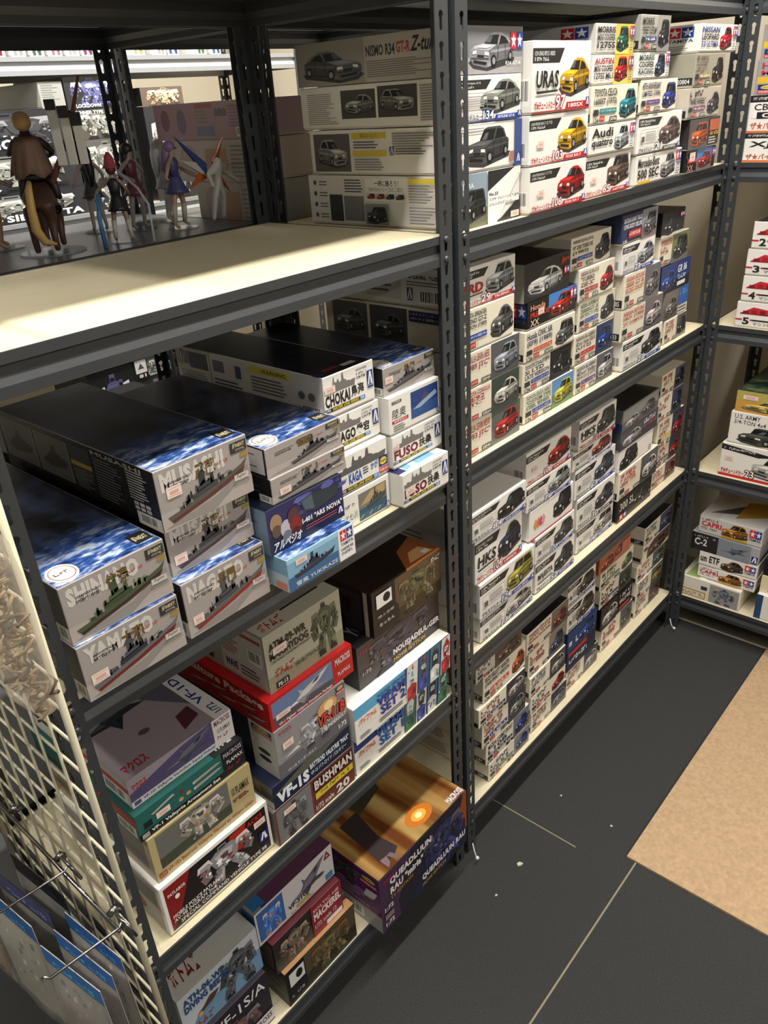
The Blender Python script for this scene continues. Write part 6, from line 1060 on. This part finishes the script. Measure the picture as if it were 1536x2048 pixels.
# ------------------------------------------------------------------ wire grid with hanging packs
def grid():
    t = empty('wire_grid_panel', (-.866, -.055, 0)); tag(t, 'cream coated wire grid panel on the left end of the near rack', 'grid panel')
    fr = .0047; Z0, Z1, Y1 = .06, 1.62, .47
    for p, q in (((0, 0, Z0), (0, 0, Z1)), ((0, Y1, Z0), (0, Y1, Z1)), ((0, 0, Z0), (0, Y1, Z0)), ((0, 0, Z1), (0, Y1, Z1))): tubeo('frame_bar', [p, q], fr, WHITEW, t)
    for i in range(1, 9): tubeo('vertical_wire', [(-.003, i*.0522, Z0), (-.003, i*.0522, Z1)], .0019, WHITEW, t, 6)
    n = int((Z1-Z0)/.049)
    for i in range(1, n): tubeo('cross_wire', [(.002, 0, Z0+i*.049), (.002, Y1, Z0+i*.049)], .0022, WHITEW, t, 6)
grid()
def hook(y, z, L, label):
    t = empty('display_hook', (-.875, y, z)); tag(t, label, 'hook', 'chrome hooks on the wire grid')
    tubeo('arm', [(0, 0, .012), (-.01, 0, 0), (-L, 0, .012), (-L-.006, 0, .022)], .0021, CHROME, t, 6); tubeo('bracket', [(.004, -.012, -.02), (-.004, -.012, .012), (-.004, .012, .012), (.004, .012, -.02)], .0024, CHROME, t, 6)
    return t
hook(-.055, .735, .105, 'lower chrome hook nearest the grid edge'); hook(.085, .735, .105, 'lower chrome hook further along the grid'); hook(.02, 1.44, .09, 'upper chrome hook inside the tan packs')
t = empty('hook_rail', (-.884, -.05, .737)); tag(t, 'chrome rail clipped along the wire grid', 'rail'); tubeo('rod', [(0, 0, -.014), (0, .40, -.014)], .003, CHROME, t)
for y in (.02, .16, .30): tubeo('clip', [(0, y, 0), (.009, y, .006), (.013, y+.0, -.004)], .005, CHROME, t, 6)
def blister(y, x, z0, w, h, head, body, label, tilt=0, shade=(.66, .64, .60)):
    t = empty('hanging_pack', (x, y, z0)); t.rotation_euler = (0, 0, tilt); tag(t, label, 'package', 'packs hanging on the wire grid')
    box('backing_card', 0, 0, 0, .0012, w, h, lidmat(body), t)
    bm = bmesh.new(); bmesh.ops.create_grid(bm, x_segments=5, y_segments=8, size=.5)
    for v in bm.verts:
        a, b = v.co.x, v.co.y; d = max(0, (1-(2*a)**4)*(1-(2*b)**6)); rd = math.sin(a*9+b*13+x*70)*.0025
        v.co = Vector((-.001-.014*d-rd*d, (a+.5)*w, (b+.5)*h*.84+.004))
    me = bpy.data.meshes.new('film'); bm.to_mesh(me); bm.free(); me.materials.append(PLASTIC)
    for p in me.polygons: p.use_smooth = True
    o = bpy.data.objects.new('plastic_film', me); COL.objects.link(o); o.parent = t
    F = Face((-.0003, w, 0), (0, -1, 0), (0, 0, 1), (-1, 0, 0), w, h)
    F.rect(0, .86, 1, 1, head); F.rect(.05, .06, .95, .83, shade); rd = random.Random(int(abs(y)*1e4)+int(abs(x)*1e4))
    for i in range(26): a, b, c = rd.uniform(.1, .8), rd.uniform(.1, .75), rd.uniform(.03, .09); F.poly([(a, b), (a+c, b+.02), (a+c*1.1, b+c), (a+.02, b+c*.8)], sh(shade, rd.uniform(.25, 1.5)), 'art', i % 5 != 0)
    F.text('~~~', .1, .885, .9, .93, sh(head, 1.8)); F.text('~~', .6, .02, .95, .05, (.2, .2, .2)); F.build(t)
    return t
BH = (.20, .42, .72)
blister(-.085, -.905, .50, .12, .225, BH, (.62, .60, .58), 'pack with bright blue header nearest the grid edge', .10)
blister(-.095, -.925, .50, .12, .222, (.22, .46, .76), (.60, .58, .56), 'second blue-headed pack hanging nearest the edge', .12, (.56, .50, .46))
blister(-.100, -.945, .50, .12, .220, (.24, .50, .80), (.62, .60, .60), 'third blue-headed pack, outermost on the near hook', .14, (.60, .56, .54))
blister(.060, -.905, .49, .13, .235, (.14, .14, .16), (.20, .20, .20), 'dark pack with blue speckled strip on the far hook', .10, (.24, .23, .22))
blister(.055, -.930, .47, .13, .25, (.34, .36, .52), (.16, .16, .16), 'black pack behind the pale pack', .12, (.14, .14, .14))
blister(.045, -.958, .48, .14, .25, BH, (.70, .68, .62), 'large pale pack with blue header', .10, (.66, .64, .58))
blister(.20, -.975, .47, .15, .30, (.50, .40, .34), (.66, .58, .46), 'tan and maroon pack furthest left', .10, (.62, .54, .42))
def bag(y, x, z0, w, h, seed, label):
    t = empty('feather_bag', (x, y, z0), .10); tag(t, label, 'bag', 'bags of curled tan pieces'); rd = random.Random(seed)
    bm = bmesh.new(); bmesh.ops.create_uvsphere(bm, u_segments=20, v_segments=22, radius=.5)
    for v in bm.verts:
        c = v.co.copy(); a = math.copysign(abs(2*c.x)**.7, c.x)/2; b = math.copysign(abs(2*c.y)**.6, c.y)/2; q = math.copysign(abs(2*c.z)**.35, c.z)/2
        wr = 1+.10*math.sin(c.z*26+seed+c.y*9)*abs(c.x*2)
        v.co = Vector((a*.032*wr, (b+.5)*w, (q+.5)*h))
    me = bpy.data.meshes.new('bag'); bm.to_mesh(me); bm.free(); me.materials.append(CRINKLE)
    for p in me.polygons: p.use_smooth = True
    o = bpy.data.objects.new('plastic_film', me); COL.objects.link(o); o.parent = t
    cols = [(.66, .56, .42), (.50, .40, .30), (.78, .68, .54), (.38, .30, .24)]
    for i in range(46):
        cy, cz = w*rd.uniform(.14, .86), h*(.05+.88*i/46); r = rd.uniform(.008, .017); a0 = rd.uniform(0, 6.3)
        pts = [(rd.uniform(-.010, .010), cy+r*(1-.05*q)*math.cos(a0+q*.62), cz+r*(1-.05*q)*math.sin(a0+q*.62)) for q in range(8)]
        v, f = tube(pts, [.0010, .0018, .0022, .0022, .0020, .0018, .0014, .0008], 6); mesh_obj('curl', v, f, mat('curl_%d' % (i % 4), cols[i % 4], .7), t, True)
    mesh_obj('header_card', *boxv(-.001, w*.02, h*.98, .001, w*.98, h*1.22, 0), lidmat((.84, .76, .40)), t)
    return t
bag(-.150, -.905, 1.160, .085, .215, 3, 'bag of curled tan pieces nearest the rack post')
bag(-.055, -.930, 1.120, .085, .25, 5, 'middle bag of curled tan pieces')
bag(.045, -.950, 1.085, .10, .27, 7, 'leftmost bag of curled tan pieces')
# ------------------------------------------------------------------ litter and small bits
def scrap(x, y, s, label, seed):
    rd = random.Random(seed); pts = [(s*math.cos(k*1.05)*rd.uniform(.4, 1), s*math.sin(k*1.05)*rd.uniform(.4, 1)) for k in range(6)]
    v = [(a, b, .0004+rd.uniform(0, s*.3)) for a, b in pts]+[(a, b, .0) for a, b in pts]
    o = mesh_obj('paper_scrap', v, [(0, 1, 2, 3, 4, 5), (11, 10, 9, 8, 7, 6)]+[(k, (k+1) % 6, 6+(k+1) % 6, 6+k) for k in range(6)], mat('scrap_paper', (.80, .78, .72), .8)); o.location = (x, y, 0); tag(o, label, 'litter', 'litter on the carpet')
scrap(.021, -.118, .011, 'largest white scrap on the dark carpet near the post', 1); scrap(.27, -.09, .004, 'tiny white scrap on the dark carpet mid aisle', 2); scrap(.26, -.24, .005, 'thin pale sliver near the tan carpet edge', 3); scrap(-.085, -.12, .005, 'pale sliver beside the large purple box', 4)
def tie(x, y, z, label):
    t = empty('cable_tie', (x, y, z)); tag(t, label, 'cable tie'); tubeo('tail', [(0, 0, .03), (-.004, -.008, .012), (-.010, -.018, .004)], .0016, mat('white_nylon', (.86, .86, .86), .4), t, 6); ball('knob', (-.012, -.022, .006), .005, mat('white_nylon', (.86, .86, .86), .4), t)
tie(-.028, -.012, .012, 'white knobbed tie at the foot of the double post'); tie(1.14, -.012, .012, 'white knobbed tie at the foot of the corner post')
